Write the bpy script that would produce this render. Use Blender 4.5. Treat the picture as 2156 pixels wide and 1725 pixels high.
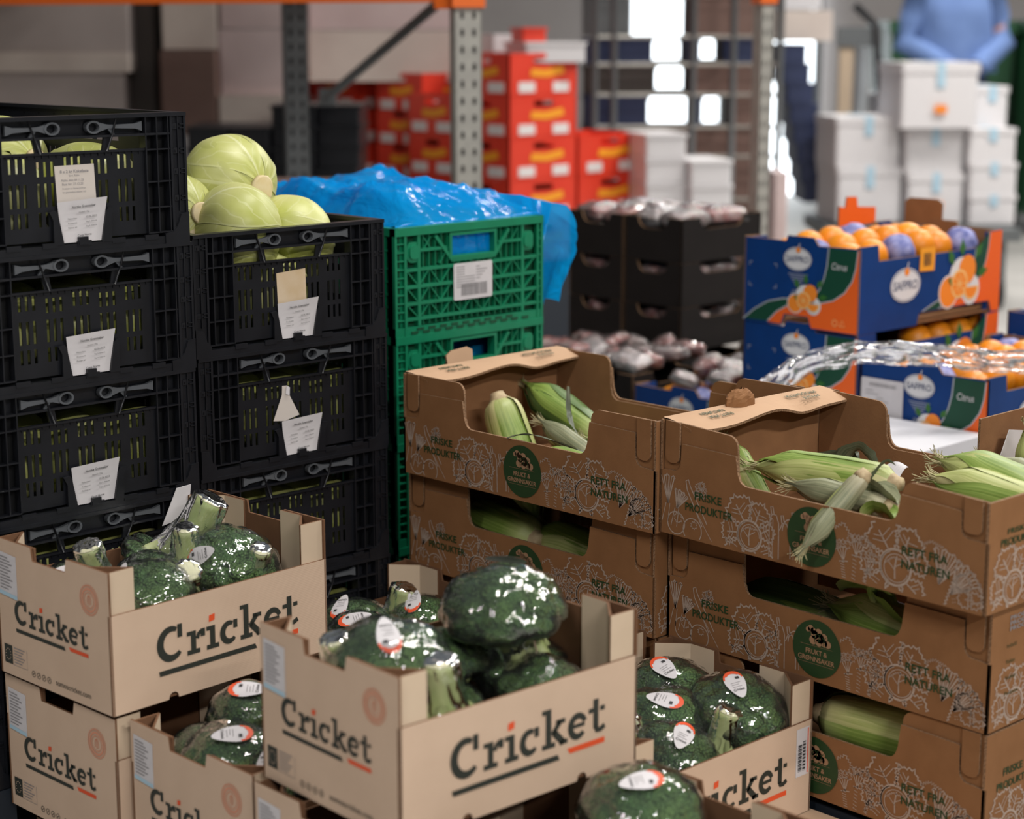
import bpy, math, random
from mathutils import Vector, Matrix, noise, Quaternion
rng = random.Random(7)
R = math.radians
S = bpy.context.scene
COL = S.collection
for o in list(bpy.data.objects): bpy.data.objects.remove(o)

# ------------------------------------------------------------------ camera, world, light, exposure
CH = 1.31; FPX = 3900.0; PITCH = R(11.5)
cd = bpy.data.cameras.new('camera'); cam = bpy.data.objects.new('camera', cd); COL.objects.link(cam)
cam.location = (0, 0, CH); cam.rotation_euler = (math.pi/2 - PITCH, 0, 0)
cd.sensor_fit = 'HORIZONTAL'; cd.sensor_width = 36.0; cd.lens = 36.0*FPX/2156.0
cd.dof.use_dof = True; cd.dof.focus_distance = 3.0; cd.dof.aperture_fstop = 2.8; cd.dof.aperture_blades = 9
cd.clip_end = 100
S.camera = cam
w = bpy.data.worlds.new('world'); S.world = w; w.use_nodes = True
w.node_tree.nodes['Background'].inputs[0].default_value = (0.86, 0.92, 1.0, 1)
w.node_tree.nodes['Background'].inputs[1].default_value = 0.13
S.view_settings.view_transform = 'Standard'; S.view_settings.look = 'None'
S.view_settings.exposure = 0.0; S.view_settings.gamma = 1.0; S.view_settings.use_curve_mapping = False
S.cycles.transparent_max_bounces = 24; S.cycles.max_bounces = 6
S.cycles.caustics_reflective = False; S.cycles.caustics_refractive = False
S.cycles.sample_clamp_indirect = 4.0
# ceiling tube lamps of the hall: (x, y, z, yaw, watts)
LAMPS = [(2.6, 0.2, 3.5, 44, 140), (1.5, -2.4, 3.2, 44, 190), (-1.2, 0.3, 3.5, 44, 50), (0.8, 3.6, 3.7, 44, 66),
         (3.4, 4.6, 3.7, 44, 85), (2.4, 7.4, 3.9, 44, 105), (5.2, 7.2, 3.9, 44, 95), (4.2, 10.2, 3.9, 44, 110), (1.6, 10.6, 3.9, 44, 80)]
for i, (x, y, z, a, p) in enumerate(LAMPS):
    ld = bpy.data.lights.new('tube_light', 'AREA'); ld.shape = 'RECTANGLE'; ld.size = 1.5; ld.size_y = 0.16; ld.energy = p
    ld.color = (1.0, 0.955, 0.90)
    lo = bpy.data.objects.new('tube_light', ld); COL.objects.link(lo); lo.location = (x, y, z - 0.05); lo.rotation_euler = (0, 0, R(a))

# ------------------------------------------------------------------ helpers
YAW = R(44); D1 = Vector((math.cos(YAW), math.sin(YAW), 0)); D2 = Vector((-math.sin(YAW), math.cos(YAW), 0))
def G(u, v, z=0.0): return D1*u + D2*v + Vector((0, 0, z))          # pallet grid -> world
_cp, _sp = math.cos(PITCH), math.sin(PITCH)
def ray(px, py):
    x, y = (px - 1078)/FPX, (862.5 - py)/FPX
    return Vector((x, y*_sp + _cp, y*_cp - _sp))
def on(px, py, z):                                                    # world point of a pixel at height z
    d = ray(px, py); return Vector((0, 0, CH)) + d*((z - CH)/d.z)
def at(px, py, Y):                                                    # world point of a pixel at distance Y
    d = ray(px, py); return Vector((0, 0, CH)) + d*(Y/d.y)

class Fr:                                                             # a face frame: s right, t up, n outward
    def __init__(self, o, s, t):
        self.o, self.s, self.t = Vector(o), Vector(s).normalized(), Vector(t).normalized(); self.n = self.s.cross(self.t)
    def __call__(self, s, t, d=0.0): return self.o + self.s*s + self.t*t + self.n*d
def FF(): return Fr((0, 0, 0), (1, 0, 0), (0, 0, 1))
def FL(W2): return Fr((0, W2, 0), (0, -1, 0), (0, 0, 1))
def FRt(W1): return Fr((W1, 0, 0), (0, 1, 0), (0, 0, 1))
def FB(W1, W2): return Fr((W1, W2, 0), (-1, 0, 0), (0, 0, 1))

class MB:
    def __init__(self): self.v, self.f, self.m, self.uv, self.sm = [], [], [], {}, []
    def add(self, vs, fs, m=0, smooth=False):
        b = len(self.v); self.v += [tuple(x) for x in vs]
        for f in fs: self.f.append(tuple(b+i for i in f)); self.m.append(m); self.sm.append(smooth)
        return b
    def box(self, a, b, m=0, fr=None):
        x0, y0, z0 = a; x1, y1, z1 = b
        vs = [Vector(p) for p in ((x0,y0,z0),(x1,y0,z0),(x1,y1,z0),(x0,y1,z0),(x0,y0,z1),(x1,y0,z1),(x1,y1,z1),(x0,y1,z1))]
        if fr: vs = [fr(p.x, p.y, p.z) for p in vs]
        self.add(vs, [(3,2,1,0),(4,5,6,7),(0,1,5,4),(1,2,6,5),(2,3,7,6),(3,0,4,7)], m); return self
    def plate(self, pts, th, fr, d=0.0, m=(0, 1, 2)):                  # front, edge, back materials
        n = len(pts)
        vs = [fr(s, t, d) for s, t in pts] + [fr(s, t, d-th) for s, t in pts]
        b = self.add(vs, [tuple(range(n))], m[0])
        self.f.append(tuple(b+n+i for i in reversed(range(n)))); self.m.append(m[2]); self.sm.append(False)
        for i in range(n):
            j = (i+1) % n; self.f.append((b+i, b+n+i, b+n+j, b+j)); self.m.append(m[1]); self.sm.append(False)
        return self
    def flat(self, pts, fr, d=0.0006, m=0):
        self.add([fr(s, t, d) for s, t in pts], [tuple(range(len(pts)))], m); return self
    def ribbon(self, pts, wd, fr, d=0.0006, m=0, closed=False):
        n = len(pts); P = [Vector((p[0], p[1])) for p in pts]; L, Rr = [], []
        for i in range(n):
            a = P[i-1] if (i > 0 or closed) else P[i]; c = P[(i+1) % n] if (i < n-1 or closed) else P[i]
            t = (c - a); t = t.normalized() if t.length > 1e-9 else Vector((1, 0)); nn = Vector((-t.y, t.x))
            ww = (wd[i] if isinstance(wd, (list, tuple)) else wd)/2
            L.append(P[i] + nn*ww); Rr.append(P[i] - nn*ww)
        vs = [fr(p.x, p.y, d) for p in L] + [fr(p.x, p.y, d) for p in Rr]
        k = n if closed else n-1
        self.add(vs, [(n+i, n+(i+1) % n, (i+1) % n, i) for i in range(k)], m); return self
    def grid(self, fn, nu, nv, m=0, smooth=True, uv=True, closeu=False):
        b = len(self.v); cu = nu if closeu else nu+1
        for i in range(cu):
            for j in range(nv+1):
                self.v.append(tuple(fn(i/nu, j/nv))); 
                if uv: self.uv[b+i*(nv+1)+j] = (i/nu, j/nv)
        for i in range(nu):
            i2 = (i+1) % cu
            for j in range(nv):
                self.f.append((b+i*(nv+1)+j, b+i2*(nv+1)+j, b+i2*(nv+1)+j+1, b+i*(nv+1)+j+1)); self.m.append(m); self.sm.append(smooth)
        return self
    def tube(self, pts, r, n=8, m=0, caps=True, smooth=True):
        P = [Vector(p) for p in pts]; k = len(P); b = len(self.v)
        for i in range(k):
            t = (P[min(i+1, k-1)] - P[max(i-1, 0)]).normalized(); h = Vector((0, 0, 1)) if abs(t.z) < .9 else Vector((1, 0, 0))
            x = t.cross(h).normalized(); y = t.cross(x); rr = r[i] if isinstance(r, (list, tuple)) else r
            for q in range(n):
                a = 2*math.pi*q/n; self.v.append(tuple(P[i] + (x*math.cos(a) + y*math.sin(a))*rr))
        for i in range(k-1):
            for q in range(n):
                q2 = (q+1) % n; self.f.append((b+i*n+q, b+i*n+q2, b+(i+1)*n+q2, b+(i+1)*n+q)); self.m.append(m); self.sm.append(smooth)
        if caps:
            self.f.append(tuple(b+q for q in range(n))); self.m.append(m); self.sm.append(False)
            self.f.append(tuple(b+(k-1)*n+q for q in reversed(range(n)))); self.m.append(m); self.sm.append(False)
        return self
    def lathe(self, prof, n=24, m=0, fn=None, smooth=True):
        b = len(self.v); k = len(prof)
        for r, z in prof:
            for q in range(n):
                a = 2*math.pi*q/n; p = Vector((r*math.cos(a), r*math.sin(a), z)); self.v.append(tuple(fn(p) if fn else p))
        for i in range(k-1):
            for q in range(n):
                q2 = (q+1) % n; self.f.append((b+i*n+q, b+i*n+q2, b+(i+1)*n+q2, b+(i+1)*n+q)); self.m.append(m); self.sm.append(smooth)
        self.f.append(tuple(b+q for q in reversed(range(n)))); self.m.append(m); self.sm.append(smooth)
        self.f.append(tuple(b+(k-1)*n+q for q in range(n))); self.m.append(m); self.sm.append(smooth)
        return self
    def holed(self, s0, s1, t0, t1, holes, th, fr, d=0.0, m=0):        # rectilinear plate with rectangular holes
        xs = sorted(set([s0, s1] + [min(max(h[k], s0), s1) for h in holes for k in (0, 1)]))
        ys = sorted(set([t0, t1] + [min(max(h[k], t0), t1) for h in holes for k in (2, 3)]))
        nx, ny = len(xs)-1, len(ys)-1
        solid = [[not any(h[0] <= (xs[i]+xs[i+1])/2 <= h[1] and h[2] <= (ys[j]+ys[j+1])/2 <= h[3] for h in holes) for j in range(ny)] for i in range(nx)]
        b = len(self.v); N = (nx+1)*(ny+1)
        for dd in (d, d-th):
            for x in xs:
                for y in ys: self.v.append(tuple(fr(x, y, dd)))
        I = lambda i, j, k: b + k*N + i*(ny+1) + j
        def q(*f): self.f.append(f); self.m.append(m); self.sm.append(False)
        for i in range(nx):
            for j in range(ny):
                if not solid[i][j]: continue
                q(I(i,j,0), I(i+1,j,0), I(i+1,j+1,0), I(i,j+1,0)); q(I(i,j+1,1), I(i+1,j+1,1), I(i+1,j,1), I(i,j,1))
                if i == 0 or not solid[i-1][j]: q(I(i,j,1), I(i,j,0), I(i,j+1,0), I(i,j+1,1))
                if i == nx-1 or not solid[i+1][j]: q(I(i+1,j,0), I(i+1,j,1), I(i+1,j+1,1), I(i+1,j+1,0))
                if j == 0 or not solid[i][j-1]: q(I(i,j,1), I(i+1,j,1), I(i+1,j,0), I(i,j,0))
                if j == ny-1 or not solid[i][j+1]: q(I(i,j+1,0), I(i+1,j+1,0), I(i+1,j+1,1), I(i,j+1,1))
        return self
    def mesh(self, name, mats):
        me = bpy.data.meshes.new(name); me.from_pydata(self.v, [], self.f)
        for mm in (mats if isinstance(mats, (list, tuple)) else [mats]): me.materials.append(M[mm])
        me.polygons.foreach_set('material_index', self.m); me.polygons.foreach_set('use_smooth', self.sm)
        if self.uv:
            l = me.uv_layers.new(name='UVMap')
            for lp in me.loops: l.data[lp.index].uv = self.uv.get(lp.vertex_index, (0, 0))
        me.update(); return me
    def build(self, name, mats, parent=None): return obj(name, self.mesh(name, mats), parent)
def obj(name, data, parent=None):
    o = bpy.data.objects.new(name, data); COL.objects.link(o); o.parent = parent; return o
def tag(o, label, cat, group=None, kind=None):
    if label: o['label'] = label
    if cat: o['category'] = cat
    if group: o['group'] = group
    if kind: o['kind'] = kind
    return o
def thing(name, label, cat, loc=(0, 0, 0), rz=0.0, group=None):
    o = obj(name, None); o.location = loc; o.rotation_euler = (0, 0, rz); o.empty_display_size = 0.05; return tag(o, label, cat, group)
def struct(o): o['kind'] = 'structure'; return o
KIDS = {}
def dup(src, parent=None):
    c = src.copy(); COL.objects.link(c); c.parent = parent
    for ch in kids(src):
        if 'own' not in ch: dup(ch, c)
    return c
def kids(o):
    return list(o.children)
_used = set()
def inst(proto, loc, rz, label, group=None, rot=None, scale=None):
    if proto.name in _used: o = dup(proto)
    else: _used.add(proto.name); o = proto
    o.location = loc
    if rot is not None: o.rotation_mode = 'QUATERNION'; o.rotation_quaternion = rot
    else: o.rotation_mode = 'XYZ'; o.rotation_euler = (0, 0, rz)
    if scale: o.scale = (scale,)*3 if not isinstance(scale, tuple) else scale
    o['label'] = label
    if group: o['group'] = group
    elif 'group' in o: del o['group']
    return o

# ------------------------------------------------------------------ materials
M = {}
def mat(name, c, rough=0.6, c2=None, scale=40.0, bump=0.0, bscale=200.0, spec=0.5, metal=0.0, emit=None, vary=0.0, lines=None, coat=0.0, stretch=None, cramp=(0.35, 0.65), sheen=0):
    m = bpy.data.materials.new(name); m.use_nodes = True; nt = m.node_tree; N = nt.nodes; L = nt.links; b = N['Principled BSDF']
    b.inputs['Base Color'].default_value = (*c, 1); b.inputs['Roughness'].default_value = rough
    b.inputs['Specular IOR Level'].default_value = spec; b.inputs['Metallic'].default_value = metal
    if coat: b.inputs['Coat Weight'].default_value = coat; b.inputs['Coat Roughness'].default_value = 0.1
    tc = N.new('ShaderNodeTexCoord'); co = tc.outputs['Object']
    if stretch:
        mp = N.new('ShaderNodeMapping'); mp.inputs['Scale'].default_value = stretch; L.new(co, mp.inputs[0]); co = mp.outputs[0]
    last = None
    if c2:
        n = N.new('ShaderNodeTexNoise'); n.inputs['Scale'].default_value = scale; n.inputs['Detail'].default_value = 5; L.new(co, n.inputs['Vector'])
        r = N.new('ShaderNodeValToRGB'); r.color_ramp.elements[0].color = (*c, 1); r.color_ramp.elements[1].color = (*c2, 1)
        r.color_ramp.elements[0].position, r.color_ramp.elements[1].position = cramp
        L.new(n.outputs['Fac'], r.inputs[0]); last = r.outputs[0]
    if vary:
        oi = N.new('ShaderNodeObjectInfo'); hs = N.new('ShaderNodeHueSaturation'); mr = N.new('ShaderNodeMapRange')
        mr.inputs['To Min'].default_value = 1-vary; mr.inputs['To Max'].default_value = 1+vary
        L.new(oi.outputs['Random'], mr.inputs['Value']); L.new(mr.outputs[0], hs.inputs['Value'])
        if last: L.new(last, hs.inputs['Color'])
        else: hs.inputs['Color'].default_value = (*c, 1)
        last = hs.outputs[0]
    if last: L.new(last, b.inputs['Base Color'])
    if bump or lines:
        bp = N.new('ShaderNodeBump'); bp.inputs['Strength'].default_value = bump or 0.2; bp.inputs['Distance'].default_value = 0.002
        if lines:
            wv = N.new('ShaderNodeTexWave'); wv.bands_direction = lines[0]; wv.inputs['Scale'].default_value = lines[1]; wv.inputs['Distortion'].default_value = 0.6; L.new(co, wv.inputs['Vector']); L.new(wv.outputs['Fac'], bp.inputs['Height'])
        else:
            n2 = N.new('ShaderNodeTexNoise'); n2.inputs['Scale'].default_value = bscale; n2.inputs['Detail'].default_value = 4; L.new(co, n2.inputs['Vector']); L.new(n2.outputs['Fac'], bp.inputs['Height'])
        L.new(bp.outputs[0], b.inputs['Normal'])
    if emit: b.inputs['Emission Color'].default_value = (*emit[0], 1); b.inputs['Emission Strength'].default_value = emit[1]
    M[name] = m; return m
def film(name, tint, gloss, rough, bump, scale, opac=0.0, diff=(.8, .85, .85)):
    m = bpy.data.materials.new(name); m.use_nodes = True; nt = m.node_tree; N = nt.nodes; L = nt.links; N.remove(N['Principled BSDF'])
    out = N['Material Output']; tr = N.new('ShaderNodeBsdfTransparent'); tr.inputs[0].default_value = (*tint, 1)
    gl = N.new('ShaderNodeBsdfGlossy'); gl.inputs['Roughness'].default_value = rough; gl.inputs[0].default_value = (1, 1, 1, 1)
    df = N.new('ShaderNodeBsdfDiffuse'); df.inputs[0].default_value = (*diff, 1)
    mx0 = N.new('ShaderNodeMixShader'); mx0.inputs[0].default_value = opac; L.new(tr.outputs[0], mx0.inputs[1]); L.new(df.outputs[0], mx0.inputs[2])
    fr = N.new('ShaderNodeFresnel'); fr.inputs[0].default_value = 1.5; ad = N.new('ShaderNodeMath'); ad.operation = 'MULTIPLY'; ad.inputs[1].default_value = gloss
    L.new(fr.outputs[0], ad.inputs[0]); mx = N.new('ShaderNodeMixShader'); L.new(ad.outputs[0], mx.inputs[0]); L.new(mx0.outputs[0], mx.inputs[1]); L.new(gl.outputs[0], mx.inputs[2]); L.new(mx.outputs[0], out.inputs[0])
    tc = N.new('ShaderNodeTexCoord'); n = N.new('ShaderNodeTexNoise'); n.inputs['Scale'].default_value = scale; n.inputs['Detail'].default_value = 4; n.inputs['Distortion'].default_value = 1.0; L.new(tc.outputs['Object'], n.inputs['Vector'])
    bp = N.new('ShaderNodeBump'); bp.inputs['Strength'].default_value = bump; bp.inputs['Distance'].default_value = 0.01; L.new(n.outputs['Fac'], bp.inputs['Height'])
    for s_ in (gl, fr): L.new(bp.outputs[0], s_.inputs['Normal'])
    M[name] = m; return m
def leafmat(name, ca, cb, cc, bands=26.0, rough=0.45):                  # striped husk leaf on its uv
    m = bpy.data.materials.new(name); m.use_nodes = True; nt = m.node_tree; N = nt.nodes; L = nt.links; b = N['Principled BSDF']; b.inputs['Roughness'].default_value = rough
    uv = N.new('ShaderNodeUVMap'); mp = N.new('ShaderNodeMapping'); mp.inputs['Scale'].default_value = (bands, 1.2, 1); L.new(uv.outputs[0], mp.inputs[0])
    n = N.new('ShaderNodeTexNoise'); n.inputs['Scale'].default_value = 1.0; n.inputs['Detail'].default_value = 3; L.new(mp.outputs[0], n.inputs['Vector'])
    r = N.new('ShaderNodeValToRGB'); r.color_ramp.elements[0].color = (*ca, 1); r.color_ramp.elements[1].color = (*cb, 1); r.color_ramp.elements[0].position = .36; r.color_ramp.elements[1].position = .64; L.new(n.outputs['Fac'], r.inputs[0])
    sp = N.new('ShaderNodeSeparateXYZ'); L.new(uv.outputs[0], sp.inputs[0]); r2 = N.new('ShaderNodeValToRGB'); r2.color_ramp.elements[0].position = .0; r2.color_ramp.elements[1].position = .25; r2.color_ramp.elements[0].color = (1, 1, 1, 1); r2.color_ramp.elements[1].color = (0, 0, 0, 1); L.new(sp.outputs['Y'], r2.inputs[0])
    mx = N.new('ShaderNodeMix'); mx.data_type = 'RGBA'; L.new(r2.outputs[0], mx.inputs['Factor']); L.new(r.outputs[0], mx.inputs[6]); mx.inputs[7].default_value = (*cc, 1); L.new(mx.outputs[2], b.inputs['Base Color'])
    bp = N.new('ShaderNodeBump'); bp.inputs['Strength'].default_value = .35; bp.inputs['Distance'].default_value = .001; L.new(n.outputs['Fac'], bp.inputs['Height']); L.new(bp.outputs[0], b.inputs['Normal'])
    M[name] = m
mat('beige_card', (.60, .445, .33), .75, (.57, .42, .31), 14, lines=('Z', 120), bump=.05, spec=.25)
mat('beige_inner', (.62, .49, .36), .75, (.58, .455, .33), 12, spec=.25)
mat('kraft', (.255, .122, .052), .8, (.222, .104, .043), 18, bump=.12, bscale=350, spec=.22, vary=.04)
mat('kraft_inside', (.26, .13, .06), .8, (.22, .108, .05), 18, bump=.14, bscale=300, spec=.2)
mat('kraft_edge', (.33, .20, .115), .85, (.12, .065, .035), 420, spec=.2)
mat('kraft_flap', (.50, .325, .205), .8, (.46, .295, .185), 14, spec=.2)
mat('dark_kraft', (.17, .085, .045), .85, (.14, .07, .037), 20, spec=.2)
mat('ink_dark', (.022, .026, .02), .6); mat('ink_orange', (.72, .085, .022), .55); mat('ink_red_pale', (.62, .27, .17), .7)
mat('ink_green', (.013, .045, .010), .6, (.011, .04, .009), 60); mat('ink_white', (.42, .335, .28), .75, (.36, .275, .22), 150); mat('ink_kraft', (.33, .19, .105), .8)
mat('ink_grey', (.25, .24, .25), .7); mat('ink_black', (.03, .03, .032), .6)
mat('black_plastic', (.0062, .0070, .0098), .36, (.0085, .0095, .013), 30, spec=.42, bump=.05, bscale=120)
mat('black_plastic_shade', (.003, .0034, .0043), .5, spec=.3)  # darker copy of the black plastic: shade of recesses put into the colour
mat('grey_lever', (.085, .093, .105), .42)
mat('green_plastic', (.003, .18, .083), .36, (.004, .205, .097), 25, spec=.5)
mat('green_plastic_shade', (.002, .06, .025), .5)  # recessed green faces: same plastic with their shade mixed into the colour
mat('paper', (.62, .60, .62), .75, (.58, .56, .58), 30); mat('paper_aged', (.60, .49, .36), .75, (.52, .39, .24), 22); mat('paper_blue', (.50, .55, .62), .7)
mat('paper_pink', (.55, .50, .46), .75)
def cabbage_mat(nm, ca, cb):
    m = mat(nm, ca, .42, cb, 9, bump=.25, bscale=28, spec=.45, vary=.1); nt = m.node_tree; N = nt.nodes; L = nt.links
    b = N['Principled BSDF']; src = b.inputs['Base Color'].links[0].from_socket
    def mth(op, x, y=None):
        n = N.new('ShaderNodeMath'); n.operation = op
        for k, q in enumerate((x, y)):
            if q is None: continue
            if isinstance(q, (int, float)): n.inputs[k].default_value = q
            else: L.new(q, n.inputs[k])
        return n.outputs[0]
    uv = N.new('ShaderNodeUVMap'); nz = N.new('ShaderNodeTexNoise'); nz.inputs['Scale'].default_value = 5; L.new(uv.outputs[0], nz.inputs['Vector'])
    sp = N.new('ShaderNodeSeparateXYZ'); L.new(uv.outputs[0], sp.inputs[0]); au = mth('ABSOLUTE', mth('SUBTRACT', sp.outputs['X'], .5)); wob = mth('MULTIPLY', nz.outputs['Fac'], .9)
    fr_ = mth('FRACT', mth('ADD', mth('SUBTRACT', mth('MULTIPLY', au, 4.2), mth('MULTIPLY', sp.outputs['Y'], 5.0)), wob)); pk = mth('ABSOLUTE', mth('SUBTRACT', fr_, .5)); side = mth('MULTIPLY', mth('LESS_THAN', pk, .055), .22)
    mid = mth('MULTIPLY', mth('LESS_THAN', au, mth('MULTIPLY', mth('SUBTRACT', 1.1, sp.outputs['Y']), .03)), .55); edge = mth('MULTIPLY', mth('GREATER_THAN', au, .478), .25); fac = mth('MAXIMUM', mth('MAXIMUM', side, mid), edge)
    class _R: outputs = [fac]
    r = _R()
    mx = N.new('ShaderNodeMix'); mx.data_type = 'RGBA'; L.new(r.outputs[0], mx.inputs['Factor']); L.new(src, mx.inputs[6]); mx.inputs[7].default_value = (.66, .67, .42, 1); L.new(mx.outputs[2], b.inputs['Base Color'])
mat('cabbage', (.37, .40, .09), .42, (.50, .51, .20), 9, bump=.25, bscale=28, spec=.45, vary=.1); cabbage_mat('cabbage_leaf', (.385, .42, .085), (.53, .535, .22))

mat('cabbage_cut', (.62, .50, .27), .6, (.66, .56, .36), 40)
def crown_mat():
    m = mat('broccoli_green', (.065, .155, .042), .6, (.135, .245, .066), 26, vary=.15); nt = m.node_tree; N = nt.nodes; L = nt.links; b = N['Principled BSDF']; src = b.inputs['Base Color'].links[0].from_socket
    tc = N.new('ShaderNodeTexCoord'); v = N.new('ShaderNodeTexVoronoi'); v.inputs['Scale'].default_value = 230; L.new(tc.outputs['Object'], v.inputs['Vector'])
    r = N.new('ShaderNodeValToRGB'); r.color_ramp.elements[0].color = (1.25, 1.25, 1.2, 1); r.color_ramp.elements[1].color = (.60, .64, .62, 1); r.color_ramp.elements[0].position = .15; r.color_ramp.elements[1].position = .75; L.new(v.outputs['Distance'], r.inputs[0])  # darkens gaps between the buds: crevice shade put into the colour
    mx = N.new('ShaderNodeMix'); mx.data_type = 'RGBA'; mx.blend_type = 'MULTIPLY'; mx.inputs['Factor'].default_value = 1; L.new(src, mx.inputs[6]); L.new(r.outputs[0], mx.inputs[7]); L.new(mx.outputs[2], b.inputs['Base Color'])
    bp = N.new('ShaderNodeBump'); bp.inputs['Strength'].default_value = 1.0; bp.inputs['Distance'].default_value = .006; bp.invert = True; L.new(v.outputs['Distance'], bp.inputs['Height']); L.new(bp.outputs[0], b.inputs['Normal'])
crown_mat()
mat('broccoli_stem', (.27, .34, .12), .5, (.40, .44, .22), 30, stretch=(1, 1, .25), spec=.4)
mat('broccoli_cut', (.66, .65, .42), .5, (.70, .68, .48), 40)
film('cling_film', (.99, .995, .99), 1.9, .035, .6, 24, .018)
film('clear_sheet', (.93, .94, .95), 2.2, .14, .9, 24, .10, (.8, .8, .83))
leafmat('husk_green', (.14, .23, .035), (.27, .36, .085), (.40, .44, .17)); leafmat('husk_pale', (.32, .37, .11), (.47, .49, .20), (.52, .47, .24)); leafmat('husk_dark', (.06, .12, .03), (.12, .19, .055), (.2, .25, .1)); leafmat('husk_dry', (.15, .17, .095), (.31, .31, .19), (.4, .36, .24)); leafmat('husk_grey', (.05, .07, .04), (.11, .12, .075), (.14, .14, .09))
mat('corn_butt', (.50, .40, .24), .7, (.35, .25, .14), 60); mat('silk', (.45, .40, .22), .7)
mat('blue_card', (.002, .040, .19), .5, (.002, .036, .17), 20, spec=.25); mat('orange_card', (.82, .125, .014), .45, spec=.4); mat('green_card', (.006, .06, .032), .45, spec=.4); mat('line_card', (.42, .45, .5), .5)
mat('logo_white', (.70, .70, .72), .5); mat('logo_ink', (.08, .10, .18), .6); mat('fruit_ink', (.86, .25, .02), .5); mat('fruit_pale', (.88, .58, .22), .5); mat('leaf_ink', (.03, .14, .02), .5)
def orange_mat(nm, c, c2):
    mat(nm, c, .38, c2, 8, bump=.35, bscale=300, spec=.5, vary=.08)
orange_mat('orange_peel', (.72, .215, .006), (.80, .29, .01)); mat('tissue_blue', (.08, .10, .32), .55, (.30, .31, .55), 45, bump=.6, bscale=60)
mat('black_card', (.011, .0088, .0082), .65, (.013, .0105, .0098), 20, spec=.2)
mat('pack_white', (.78, .74, .74), .4, (.60, .47, .45), 30); mat('pack_red', (.45, .06, .05), .4, (.62, .45, .42), 28); mat('pack_pink', (.5, .33, .31), .4, (.6, .55, .54), 35)
film('pack_film', (.98, .98, .98), 2.0, .08, .9, 55, .06, (.85, .83, .83))
mat('white_card', (.62, .62, .66), .55, (.595, .595, .635), 10); mat('foam_white', (.66, .645, .66), .65); mat('tape_blue', (.40, .58, .70), .4)
mat('red_plastic', (.68, .038, .016), .42, (.72, .05, .022), 10); mat('yellow_ink', (.86, .34, .015), .5); mat('tag_white', (.72, .68, .67), .5)
mat('rack_orange', (.86, .155, .012), .45); mat('rack_grey', (.42, .41, .37), .5, (.36, .35, .32), 30, metal=.0); mat('rack_dark', (.11, .12, .125), .5); mat('hole_shade', (.02, .02, .022), .7)
mat('steel', (.35, .36, .37), .4, metal=.6); mat('concrete', (.42, .41, .39), .6, (.36, .35, .335), 3, spec=.4); mat('wall_paint', (.40, .37, .36), .8, (.37, .34, .33), 2)
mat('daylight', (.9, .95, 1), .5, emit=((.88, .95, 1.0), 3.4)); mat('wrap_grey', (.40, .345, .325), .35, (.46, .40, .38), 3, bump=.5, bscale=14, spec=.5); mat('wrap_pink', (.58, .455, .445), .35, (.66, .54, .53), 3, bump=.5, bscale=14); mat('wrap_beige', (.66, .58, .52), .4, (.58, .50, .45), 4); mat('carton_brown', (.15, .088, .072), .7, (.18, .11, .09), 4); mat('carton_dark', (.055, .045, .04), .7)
mat('crate_navy', (.012, .022, .07), .5, (.018, .03, .09), 6); mat('bin_green', (.006, .055, .018), .5); mat('jacket_blue', (.13, .215, .45), .85, (.11, .185, .40), 12); mat('denim', (.018, .035, .085), .85); mat('skin', (.50, .27, .2), .5); mat('hair', (.05, .03, .02), .7); mat('shoe', (.02, .02, .022), .5)
mat('pallet_wood', (.36, .25, .15), .8, (.28, .19, .11), 8, stretch=(.3, 3, 3)); mat('pallet_plastic', (.014, .02, .03), .5); mat('lamp_tube', (1, 1, 1), .5, emit=((1, .96, .9), 4.0)); mat('lamp_body', (.6, .6, .6), .5); mat('slip_card', (.50, .36, .25), .8, (.44, .31, .21), 10); mat('tan_post', (.52, .40, .28), .6); mat('white_pipe', (.6, .64, .66), .4)
def bag_mat():
    m = bpy.data.materials.new('blue_bag'); m.use_nodes = True; nt = m.node_tree; N = nt.nodes; L = nt.links; b = N['Principled BSDF']
    b.inputs['Base Color'].default_value = (.0, .34, .78, 1); b.inputs['Roughness'].default_value = .12; b.inputs['Specular IOR Level'].default_value = .5
    tl = N.new('ShaderNodeBsdfTranslucent'); tl.inputs[0].default_value = (.01, .45, 1.0, 1); tr = N.new('ShaderNodeBsdfTransparent'); tr.inputs[0].default_value = (.22, .55, .95, 1)
    a = N.new('ShaderNodeMixShader'); a.inputs[0].default_value = .35; c = N.new('ShaderNodeMixShader'); c.inputs[0].default_value = .14; out = N['Material Output']
    L.new(b.outputs[0], a.inputs[1]); L.new(tl.outputs[0], a.inputs[2]); L.new(a.outputs[0], c.inputs[1]); L.new(tr.outputs[0], c.inputs[2]); L.new(c.outputs[0], out.inputs[0])
    tc = N.new('ShaderNodeTexCoord'); n = N.new('ShaderNodeTexNoise'); n.inputs['Scale'].default_value = 13; n.inputs['Detail'].default_value = 3; n.inputs['Distortion'].default_value = 2.5; L.new(tc.outputs['Object'], n.inputs['Vector'])
    bp = N.new('ShaderNodeBump'); bp.inputs['Strength'].default_value = .55; bp.inputs['Distance'].default_value = .012; L.new(n.outputs['Fac'], bp.inputs['Height']); L.new(bp.outputs[0], b.inputs['Normal']); M['blue_bag'] = m
bag_mat()

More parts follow.
